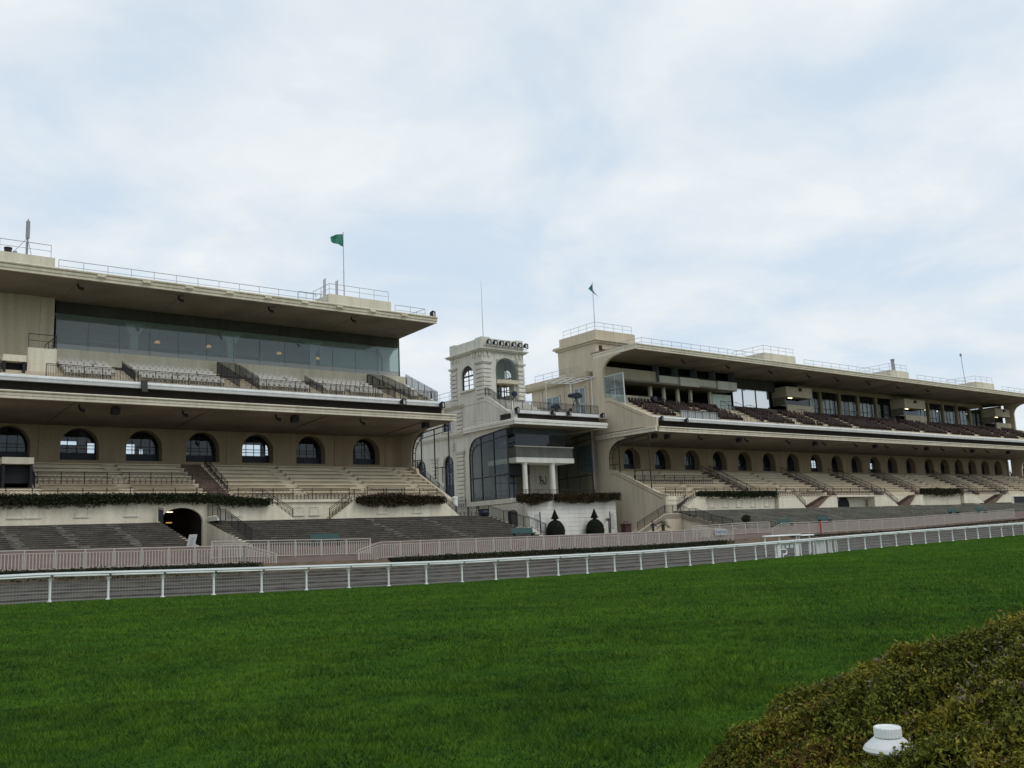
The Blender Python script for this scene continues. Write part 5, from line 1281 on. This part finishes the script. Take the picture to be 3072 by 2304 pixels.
# ------------------------------------------------------------------ hanging planters
def ivy(x0, x1, y0, y1, zb, zt, n, mats, w_, label, size=.2, droop=.28, group='hanging planters on the foot walls'):
    zb_ = zb if callable(zb) else (lambda x: zb); zt_ = zt if callable(zt) else (lambda x: zt)
    return hedge_box('hanging_plants', x0, x1, y0, y1, zb_, zt_, n, size, mats, w_, label, 'plants', group, True, droop)
ivy(-8, 36.4, 82.35, 82.98, table([(-8, 5.7), (20, 5.75), (24, 5.95), (30, 6.0), (33, 5.6), (36.4, 5.7)]), table([(-8, 7.05), (30, 7.0), (33, 6.75), (36.4, 6.45)]), 14000, [LEAFD, LEAFM, LEAFR], [.78, .1, .12], 'long dark ivy hanging over the foot wall and the tunnel of the left stand')
ivy(45.2, 55.4, 82.35, 82.98, table([(45, 5.9), (47.5, 5.35), (52, 5.5), (55.4, 5.8)]), table([(45, 6.5), (47, 6.8), (50, 6.85), (55.4, 6.5)]), 5000, [LEAFD, LEAFR, LEAFM], [.45, .2, .35], 'red and green plants hanging over the foot wall between the two stair flights')
ivy(69.9, 75.1, 88.3, 89.15, table([(69.9, 5.9), (72, 5.6), (75.1, 6.2)]), 7.15, 3200, [LEAFM, LEAFR, LEAFD], [.6, .12, .28], 'shorter clump of brownish plants at the left corner of the pavilion terrace')
ivy(75.8, 86.6, 88.3, 89.15, table([(75.8, 6.0), (80, 5.75), (86.6, 6.15)]), table([(75.8, 7.15), (86.6, 7.2)]), 6000, [LEAFM, LEAFR, LEAFD], [.62, .08, .3], 'long brownish plants along the front of the pavilion terrace above the topiaries')
ivy(95.3, 111.9, 82.75, 83.55, table([(95.3, 6.1), (104, 5.9), (111.9, 6.0)]), 7.0, 4200, [LEAFD, LEAFM], [.85, .15], 'clipped dark green planter along the foot of the right stand', .22, .3)
ivy(150.6, 163.8, 82.75, 83.55, table([(150.6, 6.1), (158, 5.7), (163.8, 6.1)]), 7.35, 2600, [LEAFD, LEAFM, LEAFR], [.6, .2, .2], 'far clipped planter with a reddish right end on the right stand', .26, .35)

# ------------------------------------------------------------------ topiaries, palms and things on the promenade
def topiary(x, y, z, label):
    t = thing('topiary', (x, y, z), label, 'topiary', 'clipped topiaries before the white wall')
    body = [(1.02, 0), (1.12, .35), (1.13, .7), (1.05, 1.1), (.86, 1.5), (.56, 1.8), (.27, 1.95), (.17, 2.0), (.2, 2.05), (.44, 2.12), (.42, 2.22), (.02, 3.2)]
    MB().lathe([(r * .96, q) for r, q in body], (x, y, z), 24).build('stems', MATS['ivy_stem'], t)
    rs = np.array([r for r, q in body]); qs = np.array([q for r, q in body]); n = 5200
    q = np.where(rng.random(n) < .7, rng.uniform(0, 2.0, n), rng.uniform(2.08, 3.2, n)); r = np.interp(q, qs, rs) * rng.uniform(.93, 1.03, n); a = rng.uniform(0, 2 * PI, n)
    P = np.stack([x + r * np.cos(a), y + r * np.sin(a), z + q], 1)
    leaf_mesh('foliage', [LEAFT], P, .10 * rng.uniform(.7, 1.3, n), t)
topiary(74.9, 88.0, 1.95, 'dark bell shaped topiary with a cone top, nearer the terrace stairs'); topiary(81.35, 88.0, 1.95, 'dark bell shaped topiary with a cone top, next to the small palm')
def palm(x, y, z, trunk, n, L_, label, r=.09, pot=None):
    t = thing('palm_tree', (x, y, z), label, 'palm', 'palms before the pavilion')
    if pot: MB().lathe([(pot * .75, 0), (pot, pot * 1.0), (pot * 1.05, pot * 1.02), (pot * 1.05, pot * 1.12), (pot * .9, pot * 1.1)], (x, y, z), 16).build('pot', BROWNW, t)
    MB().tube((x, y, z), (x, y, z + trunk), r * 1.2, 8, r).build('trunk', BARK, t)
    V = []; F = []
    for k in range(n):
        a = 2 * PI * k / n + rng.uniform(-.2, .2); el = rng.uniform(-.1, 1.15); L2 = L_ * rng.uniform(.8, 1.1)
        dx, dy = math.cos(a), math.sin(a); pts = []
        for s in np.linspace(0, 1, 7): pts.append(Vector((x + dx * L2 * s * math.cos(el), y + dy * L2 * s * math.cos(el), z + trunk + L2 * (s * math.sin(el) - .55 * s * s))))
        sd_ = Vector((-dy, dx, 0))
        for i in range(1, 6):
            for s in (-1, 1):
                w0 = .42 * L2 * math.sin(PI * (i + .6) / 7.2)
                b = len(V); tip = pts[i] + sd_ * s * w0 + (pts[i + 1] - pts[i]) * 1.3 + Vector((0, 0, -.12 * w0))
                V += [tuple(pts[i]), tuple(pts[i] + (pts[i + 1] - pts[i]) * .5), tuple(tip), tuple(pts[i] + (tip - pts[i]) * .5 - (pts[i + 1] - pts[i]) * .12)]; F.append((b, b + 1, b + 2, b + 3))
    np_mesh('crown', np.array(V), np.array(F), [LEAFP], None, t, (x, y, z), {'tint': rng.random(len(F))})
palm(83.2, 87.4, 1.9, 1.75, 16, 1.0, 'small palm tree on a thin stem right of the topiaries')
palm(84.2, 79.2, 1.55, 1.35, 26, 1.05, 'leafy palm in a dark tub beside the walking person', .2, .5)
t = thing('litter_cabinet', (78.85, 80, 1.75), 'dark brown cabinet with a raised handle in front of the cream side wall', 'cabinet')
MB().prism([(-.43 + 78.85, 1.75), (.43 + 78.85, 1.75), (.47 + 78.85, 2.95), (-.47 + 78.85, 2.95)], 79.6, 80.4, 'y').build('body', BROWNW, t); MB().box(78.3, 79.4, 79.5, 80.5, 2.951, 3.06).build('lid', BROWNW, t)
MB().path([(78.55, 80, 3.05), (78.55, 80, 3.3), (79.15, 80, 3.3), (79.15, 80, 3.05)], .04, 5).build('handle', BROWNW, t)
t = thing('bin', (61.5, 79, 3.1), 'tall black bin on the terrace edge behind the stepped railing', 'bin')
MB().box(61.1, 61.9, 78.7, 79.3, 2.9, 4.6).build('body', IRON, t); MB().lathe([(.48, 0), (.46, .1), (.25, .25), (.03, .3)], (61.5, 79, 4.6), 14).build('lid', IRON, t); MB().box(61.05, 61.95, 78.6, 79.4, 2.2, 2.9).build('plinth', STONE, t)
t = thing('covered_urn', (60.3, 82.4, 4.3), 'dark rounded planter at the top of the brown terrace beside the railing', 'planter')
MB().lathe([(.3, 0), (.5, .1), (.62, .35), (.5, .55), (.2, .68), (.02, .7)], (60.2, 82.3, 4.42), 14).build('body', BLUEF, t)
n = 500; a = rng.uniform(0, 2 * PI, n); q = rng.random(n); leaf_mesh('foliage', [LEAFD], np.stack([60.2 + .55 * np.cos(a) * np.sqrt(q), 82.3 + .55 * np.sin(a) * np.sqrt(q), 4.85 + .3 * rng.random(n)], 1), .12, t)
t = thing('shrub_in_pot', (91.4, 72.6, 1.9), 'dark potted shrub on a stem in front of the right terrace', 'shrub')
MB().tube((91.4, 72.6, 1.7), (91.4, 72.6, 2.9), .05, 6).build('trunk', BARK, t); MB().lathe([(.25, 0), (.33, .5), (.35, .52)], (91.4, 72.6, 1.75), 12).build('pot', BROWNW, t)
n = 900; P = rng.normal(size=(n, 3)); P /= np.linalg.norm(P, axis=1)[:, None]; P *= rng.random((n, 1)) ** .4; leaf_mesh('crown', [LEAFT, LEAFD], P * np.array((.62, .55, .5)) + np.array((91.4, 72.6, 3.05)), .14, t, midx=(rng.random(n) < .5).astype(int))
def pole_panel(x, y, z0, z1, x0, x1, lab, za, zb):
    t = thing('banner_stand', (x, y, z0), lab, 'banner', 'pale banners beside the white wall')
    MB().tube((x, y, z0), (x, y, z1), .07, 8).build('pole', IRON, t); MB().box(x0, x1, y - .02, y + .02, za, zb).build('panel', FROST, t)
pole_panel(70.95, 86, 1.8, 4.85, 70.1, 70.85, 'pale banner on a black pole left of the topiaries', 3.0, 4.6)
pole_panel(82.3, 86.2, 1.8, 4.75, 82.4, 83.0, 'pale banner on a black pole right of the topiaries', 2.6, 4.5)
t = thing('leaning_board', (25.5, 72.7, 2.2), 'white board leaning by the foot of the tunnel terrace', 'board')
MB().prism([(25.15, 2.1), (25.75, 2.1), (26.0, 3.2), (25.4, 3.2)], 72.6, 72.7, 'y').build('board', FROST, t); MB().prism([(25.35, 2.3), (25.6, 2.3), (25.8, 3.0), (25.55, 3.0)], 72.585, 72.599, 'y').build('sheet', GREY, t)
benchP = None
for i, (x, y, rz, lb) in enumerate(((36.3, 71.6, 0, 'long green bench behind the set back picket fence'), (57.2, 71.9, 0, 'green bench at the foot of the brown terrace near the pavilion stairs'),
                                (98.7, 72.4, 0, 'green bench nearest the pavilion on the right promenade'), (106.8, 72.4, 0, 'green bench above the red marker post'), (148.6, 72.6, 0, 'farthest green bench on the right promenade'), (140, 72.6, 0, 'low dark green bench next to the farthest one'))):
    z = zP(x, y)
    if benchP is None:
        t = benchP = thing('park_bench', (x, y, z), lb, 'bench', 'green benches on the promenade')
        MB().box(x - 1.3, x + 1.3, y - .3, y + .2, z + .42, z + .5).build('seat', GREENB, t)
        MB().prism([(y + .2, z + .5), (y + .26, z + .5), (y + .36, z + .98), (y + .30, z + .98)], x - 1.3, x + 1.3, 'x').build('backrest', GREENB, t)
        for s in (-1.1, 1.1): MB().box(x + s - .05, x + s + .05, y - .28, y + .22, z - .05, z + .42).build('leg', GREENB, t)
    else: dup(benchP, (x, y, z - .08), rz, lb)
t = thing('marker_post', (90.3, 61.8, 1.0), 'red marker post standing at the right picket fence', 'post')
MB().tube((90.3, 61.78, .6), (90.3, 61.78, 2.2), .09, 8).build('post', REDP, t); MB().box(90.15, 90.45, 61.75, 61.81, 2.2, 2.28).build('cap', REDP, t)
t = thing('notice_board', (73.9, 61.85, 1.3), 'white notice with faint blue lettering tied to the picket fence', 'sign')
MB().box(73.0, 74.7, 61.86, 61.89, 1.35, 1.95).build('board', FROST, t)
BLUEI = plain('blue_ink', (.22, .28, .40), .6)
m = MB()
for k, (a, b) in enumerate(((73.15, 73.5), (73.62, 73.8), (73.9, 74.25), (74.35, 74.55))): m.path([(a, 61.85, 1.5), (a + .06, 61.85, 1.78), ((a + b) / 2, 61.85, 1.6), (b - .04, 61.85, 1.78), (b, 61.85, 1.5)], .03, 4)
m.build('lettering', BLUEI, t)
t = thing('stone_post', (57.4, 84.2, 6.0), 'short white stone post at the right end of the left stand', 'post')
MB().lathe([(.3, 0), (.3, .75), (.34, .78), (.34, .9), (.2, .98), (.02, 1.0)], (57.6, 83.9, 5.6), 12).build('post', WHITEW, t)

# ------------------------------------------------------------------ pavilion roof terrace: pergola, covered cameras
t = thing('pergola', (86, 97, 17.5), 'white slatted pergola before the rear wall on the pavilion roof', 'pergola')
m = MB()
P4 = lambda a, b: Vector((88.2, 100.3 - 6.5 * b, 24.6 - 1.3 * b)) + (Vector((84.0, 99.5 - 5.7 * b, 23.1 - 1.0 * b)) - Vector((88.2, 100.3 - 6.5 * b, 24.6 - 1.3 * b))) * a
for b in np.linspace(0, 1, 5): m.tube(P4(0, b), P4(1, b), .055, 5)
for a in np.linspace(0, 1, 5): m.tube(P4(a, 0), P4(a, 1), .055 if a in (0, 1) else .04, 5)
m.build('slats', WHITEM, t)
for (a, b) in ((1, .05), (1, .95), (.15, 1)): p = P4(a, b); MB().tube((p.x, p.y, 17.5), p, .06, 6).build('post', WHITEM, t)
def tvcam(x, y, z, label, s=1.0, low=False):
    t = thing('covered_camera', (x, y, z), label, 'television camera', 'covered television cameras')
    h = .75 if low else 1.3
    for a in (0, 2.1, 4.2): MB().tube((x, y, z + h), (x + .55 * math.cos(a), y + .55 * math.sin(a), z), .05, 5).build('leg', IRON, t)
    m = MB(); m.prism([(-.75 * s, h), (.45 * s, h - .05), (.62 * s, h + .2), (.5 * s, h + .5), (-.05 * s, h + .62), (-.5 * s, h + .52), (-.8 * s, h + .3)], -.32 * s, .32 * s, 'y')
    c, s_ = math.cos(.25), math.sin(.25)
    m.v = [(x + a * c - b * s_, y + a * s_ + b * c, z + q) for (a, b, q) in m.v]; m.build('cover', BLUEF, t)
tvcam(84.3, 93.5, 18.9, 'large dark covered television camera under the pergola', 1.5); tvcam(79.6, 92.2, 17.5, 'small tilted covered camera at the pavilion terrace railing', .9, True)
tvcam(75.9, 96.0, 19.55, 'dark covered camera before the doorway of the tower', .55, True); tvcam(96.3, 90.6, 18.7, 'dark covered camera beside the corner cabin of the right stand', .8)
t = thing('waste_bag', (86.0, 92.0, 17.5), 'round dark bag hanging at the pavilion terrace railing', 'bag')
MB().lathe([(.05, 0), (.22, .1), (.27, .3), (.2, .5), (.03, .6)], (81.2, 91.15, 17.75), 10).build('bag', BLUEF, t)
t = thing('terrace_furniture', (98, 91, 19.2), 'stacked dark tables behind the corner railing of the right stand', 'furniture')
MB().box(97.0, 98.4, 91.0, 92.0, 20.0, 20.08).build('table_top', IRON, t)
for (a, b) in ((97.1, 91.1), (98.3, 91.1), (97.1, 91.9), (98.3, 91.9)): MB().tube((a, b, 19.2), (a, b, 20.0), .03, 5).build('leg', IRON, t)

# ------------------------------------------------------------------ the person walking by the stair
pr_ = thing('person', (83.3, 80.0, 1.62), 'person in dark coat and trousers walking left behind the picket fence', 'person')
J = {'hip': (0, 0, .86), 'waist': (0, -.02, 1.02), 'chest': (.0, -.03, 1.25), 'neck': (0, -.03, 1.40), 'jaw': (0, -.05, 1.47), 'head': (0, -.04, 1.57), 'top': (0, -.03, 1.64),
     'ls': (-.19, -.02, 1.34), 'le': (-.29, .02, 1.10), 'lw': (-.24, -.16, .90), 'lh': (-.23, -.2, .83), 'rs': (.19, -.02, 1.34), 're': (.32, .0, 1.12), 'rw': (.50, -.06, .98), 'rh': (.56, -.08, .94),
     'lp': (-.09, 0, .82), 'lk': (-.13, -.10, .46), 'la': (-.14, -.02, .08), 'lt': (-.15, -.17, .03), 'rp': (.09, 0, .82), 'rk': (.10, .02, .46), 'ra': (.12, .20, .10), 'rt': (.12, .08, .03)}
RAD = {'hip': .14, 'waist': .13, 'chest': .15, 'neck': .055, 'jaw': .07, 'head': .095, 'top': .06, 'ls': .075, 'le': .055, 'lw': .038, 'lh': .035, 'rs': .075, 're': .055, 'rw': .038, 'rh': .035, 'lp': .09, 'lk': .062, 'la': .045, 'lt': .04, 'rp': .09, 'rk': .062, 'ra': .045, 'rt': .04}
ED = [('hip', 'waist'), ('waist', 'chest'), ('chest', 'neck'), ('neck', 'jaw'), ('jaw', 'head'), ('head', 'top'), ('chest', 'ls'), ('ls', 'le'), ('le', 'lw'), ('lw', 'lh'), ('chest', 'rs'), ('rs', 're'), ('re', 'rw'), ('rw', 'rh'), ('hip', 'lp'), ('lp', 'lk'), ('lk', 'la'), ('la', 'lt'), ('hip', 'rp'), ('rp', 'rk'), ('rk', 'ra'), ('ra', 'rt')]
names = list(J); sc_ = 1.0
verts = [Vector(J[k]) for k in names]; edges = [(names.index(a), names.index(b)) for a, b in ED]
def add_chain(root, pts, rads):
    b = names.index(root)
    for p, r in zip(pts, rads):
        verts.append(Vector(p)); names.append('f%d' % len(names)); RAD[names[-1]] = r; edges.append((b, len(verts) - 1)); b = len(verts) - 1
for hnd, w0, s in (('lh', 'lw', -1), ('rh', 'rw', 1)):
    a = Vector(J[w0]); b = Vector(J[hnd]); dr = (b - a).normalized(); sd = Vector((0, 1, 0)).cross(dr).normalized() if abs(dr.y) < .9 else Vector((1, 0, 0))
    for k in range(4): f0 = b + sd * (.025 - .017 * k) + dr * .02; add_chain(hnd, [f0, f0 + dr * .035, f0 + dr * .06 + Vector((0, 0, -.012))], [.011, .010, .008])
    add_chain(hnd, [b + sd * .045, b + sd * .06 + dr * .03], [.012, .009])
me = bpy.data.meshes.new('person_body'); me.from_pydata([tuple(v) for v in verts], edges, [])
ob = bpy.data.objects.new('body', me); COL.objects.link(ob)
sk = ob.modifiers.new('skin', 'SKIN'); sv = me.skin_vertices[0].data
for i, k in enumerate(names): sv[i].radius = (RAD[k], RAD[k] * (.8 if k in ('chest', 'hip', 'waist') else 1)); sv[i].use_root = (k == 'hip')
ob.modifiers.new('sub', 'SUBSURF').levels = 1
dg = bpy.context.evaluated_depsgraph_get(); me2 = bpy.data.meshes.new_from_object(ob.evaluated_get(dg)); ob.modifiers.clear(); ob.data = me2
for m_ in (plain('skin', (.42, .26, .19), .5), plain('dark_coat', (.018, .02, .032), .8), plain('dark_trousers', (.014, .014, .017), .8)): me2.materials.append(m_)
for p in me2.polygons:
    c = p.center; p.material_index = 0 if (c.z > 1.405 or (c.z < 1.0 and abs(c.x) > .2 and (c.x < 0 and c.z < .875 or c.x > .51))) else (1 if c.z > .80 else 2); p.use_smooth = True
ob.parent = pr_
MB().lathe([(.098, 0), (.104, .05), (.085, .10), (.03, .125)], (83.3, 80.0 - .015, 1.62 + 1.555), 14).build('hair', plain('hair', (.05, .028, .018), .7), pr_, smooth=True)
fc = MB(); hx, hy, hz = 83.3, 80 - .135, 1.62
fc.box(hx - .012, hx + .012, hy - .02, hy + .01, hz + 1.53, hz + 1.575); fc.build('nose', MATS['skin'], pr_)
for s in (-1, 1):
    MB().box(hx + s * .035 - .01, hx + s * .035 + .01, hy - .003, hy + .012, hz + 1.575, hz + 1.59).build('eye', IRON, pr_); MB().box(hx + s * .1 - .012, hx + s * .1 + .012, 79.93, 79.99, hz + 1.54, hz + 1.6).build('ear', MATS['skin'], pr_)
MB().box(hx - .03, hx + .03, hy + .0, hy + .02, hz + 1.50, hz + 1.51).build('mouth', REDP, pr_)
pr_.rotation_euler = (0, 0, R(-15))
# re-centre parts built in world space so that they turn with the person
# ------------------------------------------------------------------ far tree beyond the end of the right stand
def tree(x, y, h, rad, label, n=5200):
    t = thing('tree', (x, y, 2.0), label, 'tree', 'trees beyond the right stand')
    m = MB(); m.tube((x, y, 1.5), (x + .2, y, h * .45), .38, 9, .24); tips = []
    for k in range(9):
        a = 2 * PI * k / 9 + rng.uniform(-.3, .3); z0 = h * rng.uniform(.25, .45); p0 = Vector((x + .1, y, z0)); p1 = p0 + Vector((math.cos(a) * rad * .55, math.sin(a) * rad * .55, h * rng.uniform(.15, .4)))
        m.tube(p0, p1, .14, 6, .05); tips.append(p1)
        for q in range(2):
            p2 = p1 + Vector((rng.uniform(-1, 1) * rad * .4, rng.uniform(-1, 1) * rad * .4, rng.uniform(.2, 1) * h * .14)); m.tube(p1, p2, .05, 5, .02); tips.append(p2)
    m.build('trunk', BARK, t)
    c = np.array([tuple(tips[i]) for i in rng.integers(0, len(tips), n)]); P = c + rng.normal(size=(n, 3)) * np.array((rad * .22, rad * .22, h * .07))
    P[:, 2] = np.clip(P[:, 2], h * .15, h)
    leaf_mesh('crown', [LEAFT, LEAFD], P, .5 * rng.uniform(.6, 1.3, n), t, midx=(rng.random(n) < .4).astype(int))
tree(258.5, 110.5, 20, 4.0, 'dark leafy tree beyond the far end of the right stand')
tree(276, 122, 17, 5, 'second dark tree half hidden behind the far end of the right stand')

# ------------------------------------------------------------------ turf: blades of grass, dense near the camera
def blades():
    parts = []
    ca, sa = math.cos(A), math.sin(A)
    def zone(d0, d1, dens, hgt, wid):
        half = math.tan(R(30.5))
        area = (d1 * d1 - d0 * d0) * half
        n = int(area * dens)
        dd = np.sqrt(rng.uniform(d0 * d0, d1 * d1, n)); ll = rng.uniform(-1, 1, n) * dd * half
        x = dd * ca + ll * sa; y = dd * sa - ll * ca
        k = (y < 41.2); x, y = x[k], y[k]; n = len(x)
        gx = np.interp(x, [-30, 9, 16.5, 28, 42, 53.6, 63, 72, 92, 130], [.1, .05, -.15, -.37, -.43, -.34, -.2, -.07, .14, .2]); tt = np.clip((y - 6) / 32, 0, 1); z = gx * tt * tt * (3 - 2 * tt)
        clump = .5 + .25 * np.sin(x * 2.3 + 1.7 * np.sin(y * 1.3)) + .25 * np.sin(y * 2.9 + 1.9 * np.sin(x * 1.7 + 2))
        clump2 = .5 + .5 * np.sin(x * .55 + 1.1 * np.sin(y * .45)) * np.sin(y * .61 + 1.3 * np.sin(x * .37))
        h = hgt * (.45 + .75 * clump * rng.uniform(.5, 1.2, n)); a = rng.uniform(0, 2 * PI, n); lean = rng.uniform(.15, .75, n) * h; b = rng.uniform(0, 2 * PI, n)
        w_ = wid * rng.uniform(.7, 1.3, n); cx, cy = np.cos(a) * w_ / 2, np.sin(a) * w_ / 2; lx, ly = np.cos(b) * lean, np.sin(b) * lean
        z0 = z - .01
        V = np.stack([np.stack([x - cx, y - cy, z0], 1), np.stack([x + cx, y + cy, z0], 1), np.stack([x + lx * .45 + cx * .7, y + ly * .45 + cy * .7, z0 + h * .65], 1), np.stack([x + lx, y + ly, z0 + h], 1)], 1).reshape(-1, 3)
        spot = 1.3 * np.sin(x * 4.1 + 2.0 * np.sin(y * 3.3)) * np.sin(y * 4.7 + 2.2 * np.sin(x * 2.9 + 1)); tint = np.clip(.26 * clump2 + .20 * clump + .34 * spot + .46 * rng.random(n) - .02, 0, 1); h = h * (1 - .35 * np.clip(-spot, 0, 1)); V[2::4, 2] = z0 + h * .65; V[3::4, 2] = z0 + h
        parts.append((V, tint))
    zone(5.5, 11, 1900, .075, .007); zone(11, 18, 700, .08, .011); zone(18, 30, 220, .085, .018); zone(30, 52, 75, .085, .028); zone(52, 100, 22, .08, .05)
    V = np.concatenate([p[0] for p in parts]); tint = np.concatenate([p[1] for p in parts]); n = len(tint)
    o = np_mesh('grass', V, np.arange(n * 4).reshape(n, 4), [GRASS], None, None, (0, 0, 0), {'tint': tint})
    tag(o, 'short mown green turf of the racecourse', 'grass', kind='stuff')
GRASS = leafy('grass_blade', (.017, .053, .008), (.094, .18, .014), .7)
blades()

# ------------------------------------------------------------------ bush in the near right corner, with its white fitting
bu = thing('bush', (5.4, .2, 0), 'rounded clipped bush of yellow green and brown sprigs in the near right corner', 'bush')
BC = np.array((5.50, .11, -.48)); BR = np.array((4.10, 2.085, 1.93)); BT = 2.174
rotB = np.array(((math.cos(BT), -math.sin(BT), 0), (math.sin(BT), math.cos(BT), 0), (0, 0, 1)))
def bush_surface(u, v, k0=1.0):
    d_ = np.stack([np.cos(v) * np.cos(u), np.cos(v) * np.sin(u), np.sin(v)], -1)
    k = k0 + .016 * np.sin(5 * u + 3 * v) + .014 * np.sin(9 * u - 7 * v + 1) + .010 * np.sin(19 * u + 15 * v) + .008 * np.sin(31 * u - 27 * v)
    return BC + (d_ * BR * k[..., None]) @ rotB.T, (d_ / BR) @ rotB.T
LF1 = leafy('sprig_green', (.024, .034, .006), (.16, .17, .02), .6); LF2 = leafy('sprig_olive', (.055, .055, .008), (.26, .225, .025), .6); LF3 = leafy('sprig_brown', (.05, .028, .009), (.17, .09, .024), .7); LF4 = leafy('sprig_dry', (.13, .095, .07), (.26, .21, .16), .8)
def cloud(ns, focus):
    u = rng.uniform(0, 2 * PI, ns); vv = np.arcsin(rng.uniform(.12, .999, ns)); b, n_ = bush_surface(u, vv)
    if focus:
        p = b - np.array((0, 0, 1.6)); f = p @ np.array(tuple(Fw)); x = p @ np.array(tuple(Rt)) / f; y = p @ np.array(tuple(Up)) / f
        k = (f > .3) & (x > -.15) & (x < .62) & (y > -.50) & (y < 0) & ((p * n_).sum(1) < .12); b, n_ = b[k], n_[k]
    return b, n_
b1, n1 = cloud(9000, False); b2, n2 = cloud(300000, True); print('sprigs', len(b2))
base = np.concatenate([b1, b2]); nr = np.concatenate([n1, n2]); nr /= np.linalg.norm(nr, axis=1)[:, None]; ns = len(base)
f1 = np.sin(base[:, 0] * 3.1 + 1.2 * np.sin(base[:, 1] * 2.7)) * np.sin(base[:, 1] * 3.7 + 1.1); f2 = np.sin(base[:, 0] * 9.3 + 2) * np.sin(base[:, 1] * 8.1 + 1); f3 = np.sin(base[:, 0] * 23 + 3 * np.sin(base[:, 1] * 9)) * np.sin(base[:, 1] * 21 + 2 * np.sin(base[:, 0] * 8) + base[:, 2] * 17)
kind = np.where(f1 + .5 * f2 + rng.normal(0, .5, ns) > 1.2, 2, np.where(f2 + rng.normal(0, .6, ns) > .35, 1, 0)); kind = np.where(rng.random(ns) < .012, 3, kind)
kind = np.where((f1 < -.62) & (rng.random(ns) < .12), 3, kind)
Ps = []; Mi = []; Ti = []; Sz = []
sprig_tint = rng.random(ns); depth = rng.uniform(-.05, -.008, ns) + .034 * f3
for q in range(6):
    Ps.append(base + nr * (depth + .005 * q)[:, None] + rng.normal(size=(ns, 3)) * .009); Mi.append(kind); Ti.append(np.clip(sprig_tint * .35 + rng.random(ns) * .25 + .09 * q + .12 * f3, 0, 1)); Sz.append(np.where(np.arange(ns) < len(b1), .03, .0205) * rng.uniform(.6, 1.4, ns))
P = np.concatenate(Ps)
leaf_mesh('foliage', [LF1, LF2, LF3, LF4], P, np.concatenate(Sz), bu, tint=np.concatenate(Ti), midx=np.concatenate(Mi), aspect=.40)
uu, vg = np.meshgrid(np.linspace(0, 2 * PI, 90), np.linspace(.0, PI / 2, 32)); G, gd = bush_surface(uu, vg, .965)
Fq = np.array([(j * 90 + i, j * 90 + i + 1, (j + 1) * 90 + i + 1, (j + 1) * 90 + i) for j in range(31) for i in range(89)])
np_mesh('stems', G.reshape(-1, 3), Fq, [plain('bush_core', (.016, .015, .006), .95)], None, bu, tuple(bu.location))
# white ribbed cap of a post standing in the bush
def bush_top(x, y):
    q = np.array((x - BC[0], y - BC[1])); q = np.array((math.cos(BT) * q[0] + math.sin(BT) * q[1], -math.sin(BT) * q[0] + math.cos(BT) * q[1])) / BR[:2]
    return BC[2] + BR[2] * math.sqrt(max(0, 1 - q @ q))
cx_, cy_ = 3.42, 2.133; cz_ = bush_top(cx_, cy_) - .735; print('cap', cz_)
cap = thing('garden_post', (cx_, cy_, 0), 'white ribbed plastic cap of a post sticking out of the clipped bush', 'post')
MB().lathe([(.035, 0), (.035, cz_ + .70)], (cx_, cy_, 0), 14).build('stem', WHITEM, cap)
MB().lathe([(.03, -.03), (.088, -.035), (.096, -.026), (.088, -.012), (.055, .016), (.03, .02)], (cx_, cy_, cz_ + .715), 24).build('flange', WHITEM, cap)
rb = MB(); nr_ = 64
def star(z, r0): return [(cx_ + (r0 + (.0022 if k % 2 else 0)) * math.cos(2 * PI * k / nr_), cy_ + (r0 + (.0022 if k % 2 else 0)) * math.sin(2 * PI * k / nr_), z + cz_) for k in range(nr_)]
lv = [star(.735, .046), star(.738, .0485), star(.768, .0485), star(.772, .046), star(.7725, .041), star(.769, .039)]
V = [p for l in lv for p in l]; F = [(i * nr_ + k, i * nr_ + (k + 1) % nr_, (i + 1) * nr_ + (k + 1) % nr_, (i + 1) * nr_ + k) for i in range(5) for k in range(nr_)] + [tuple(5 * nr_ + k for k in range(nr_)), tuple(range(nr_ - 1, -1, -1))]
rb.add(V, F); rb.build('ribbed_cap', WHITE, cap)
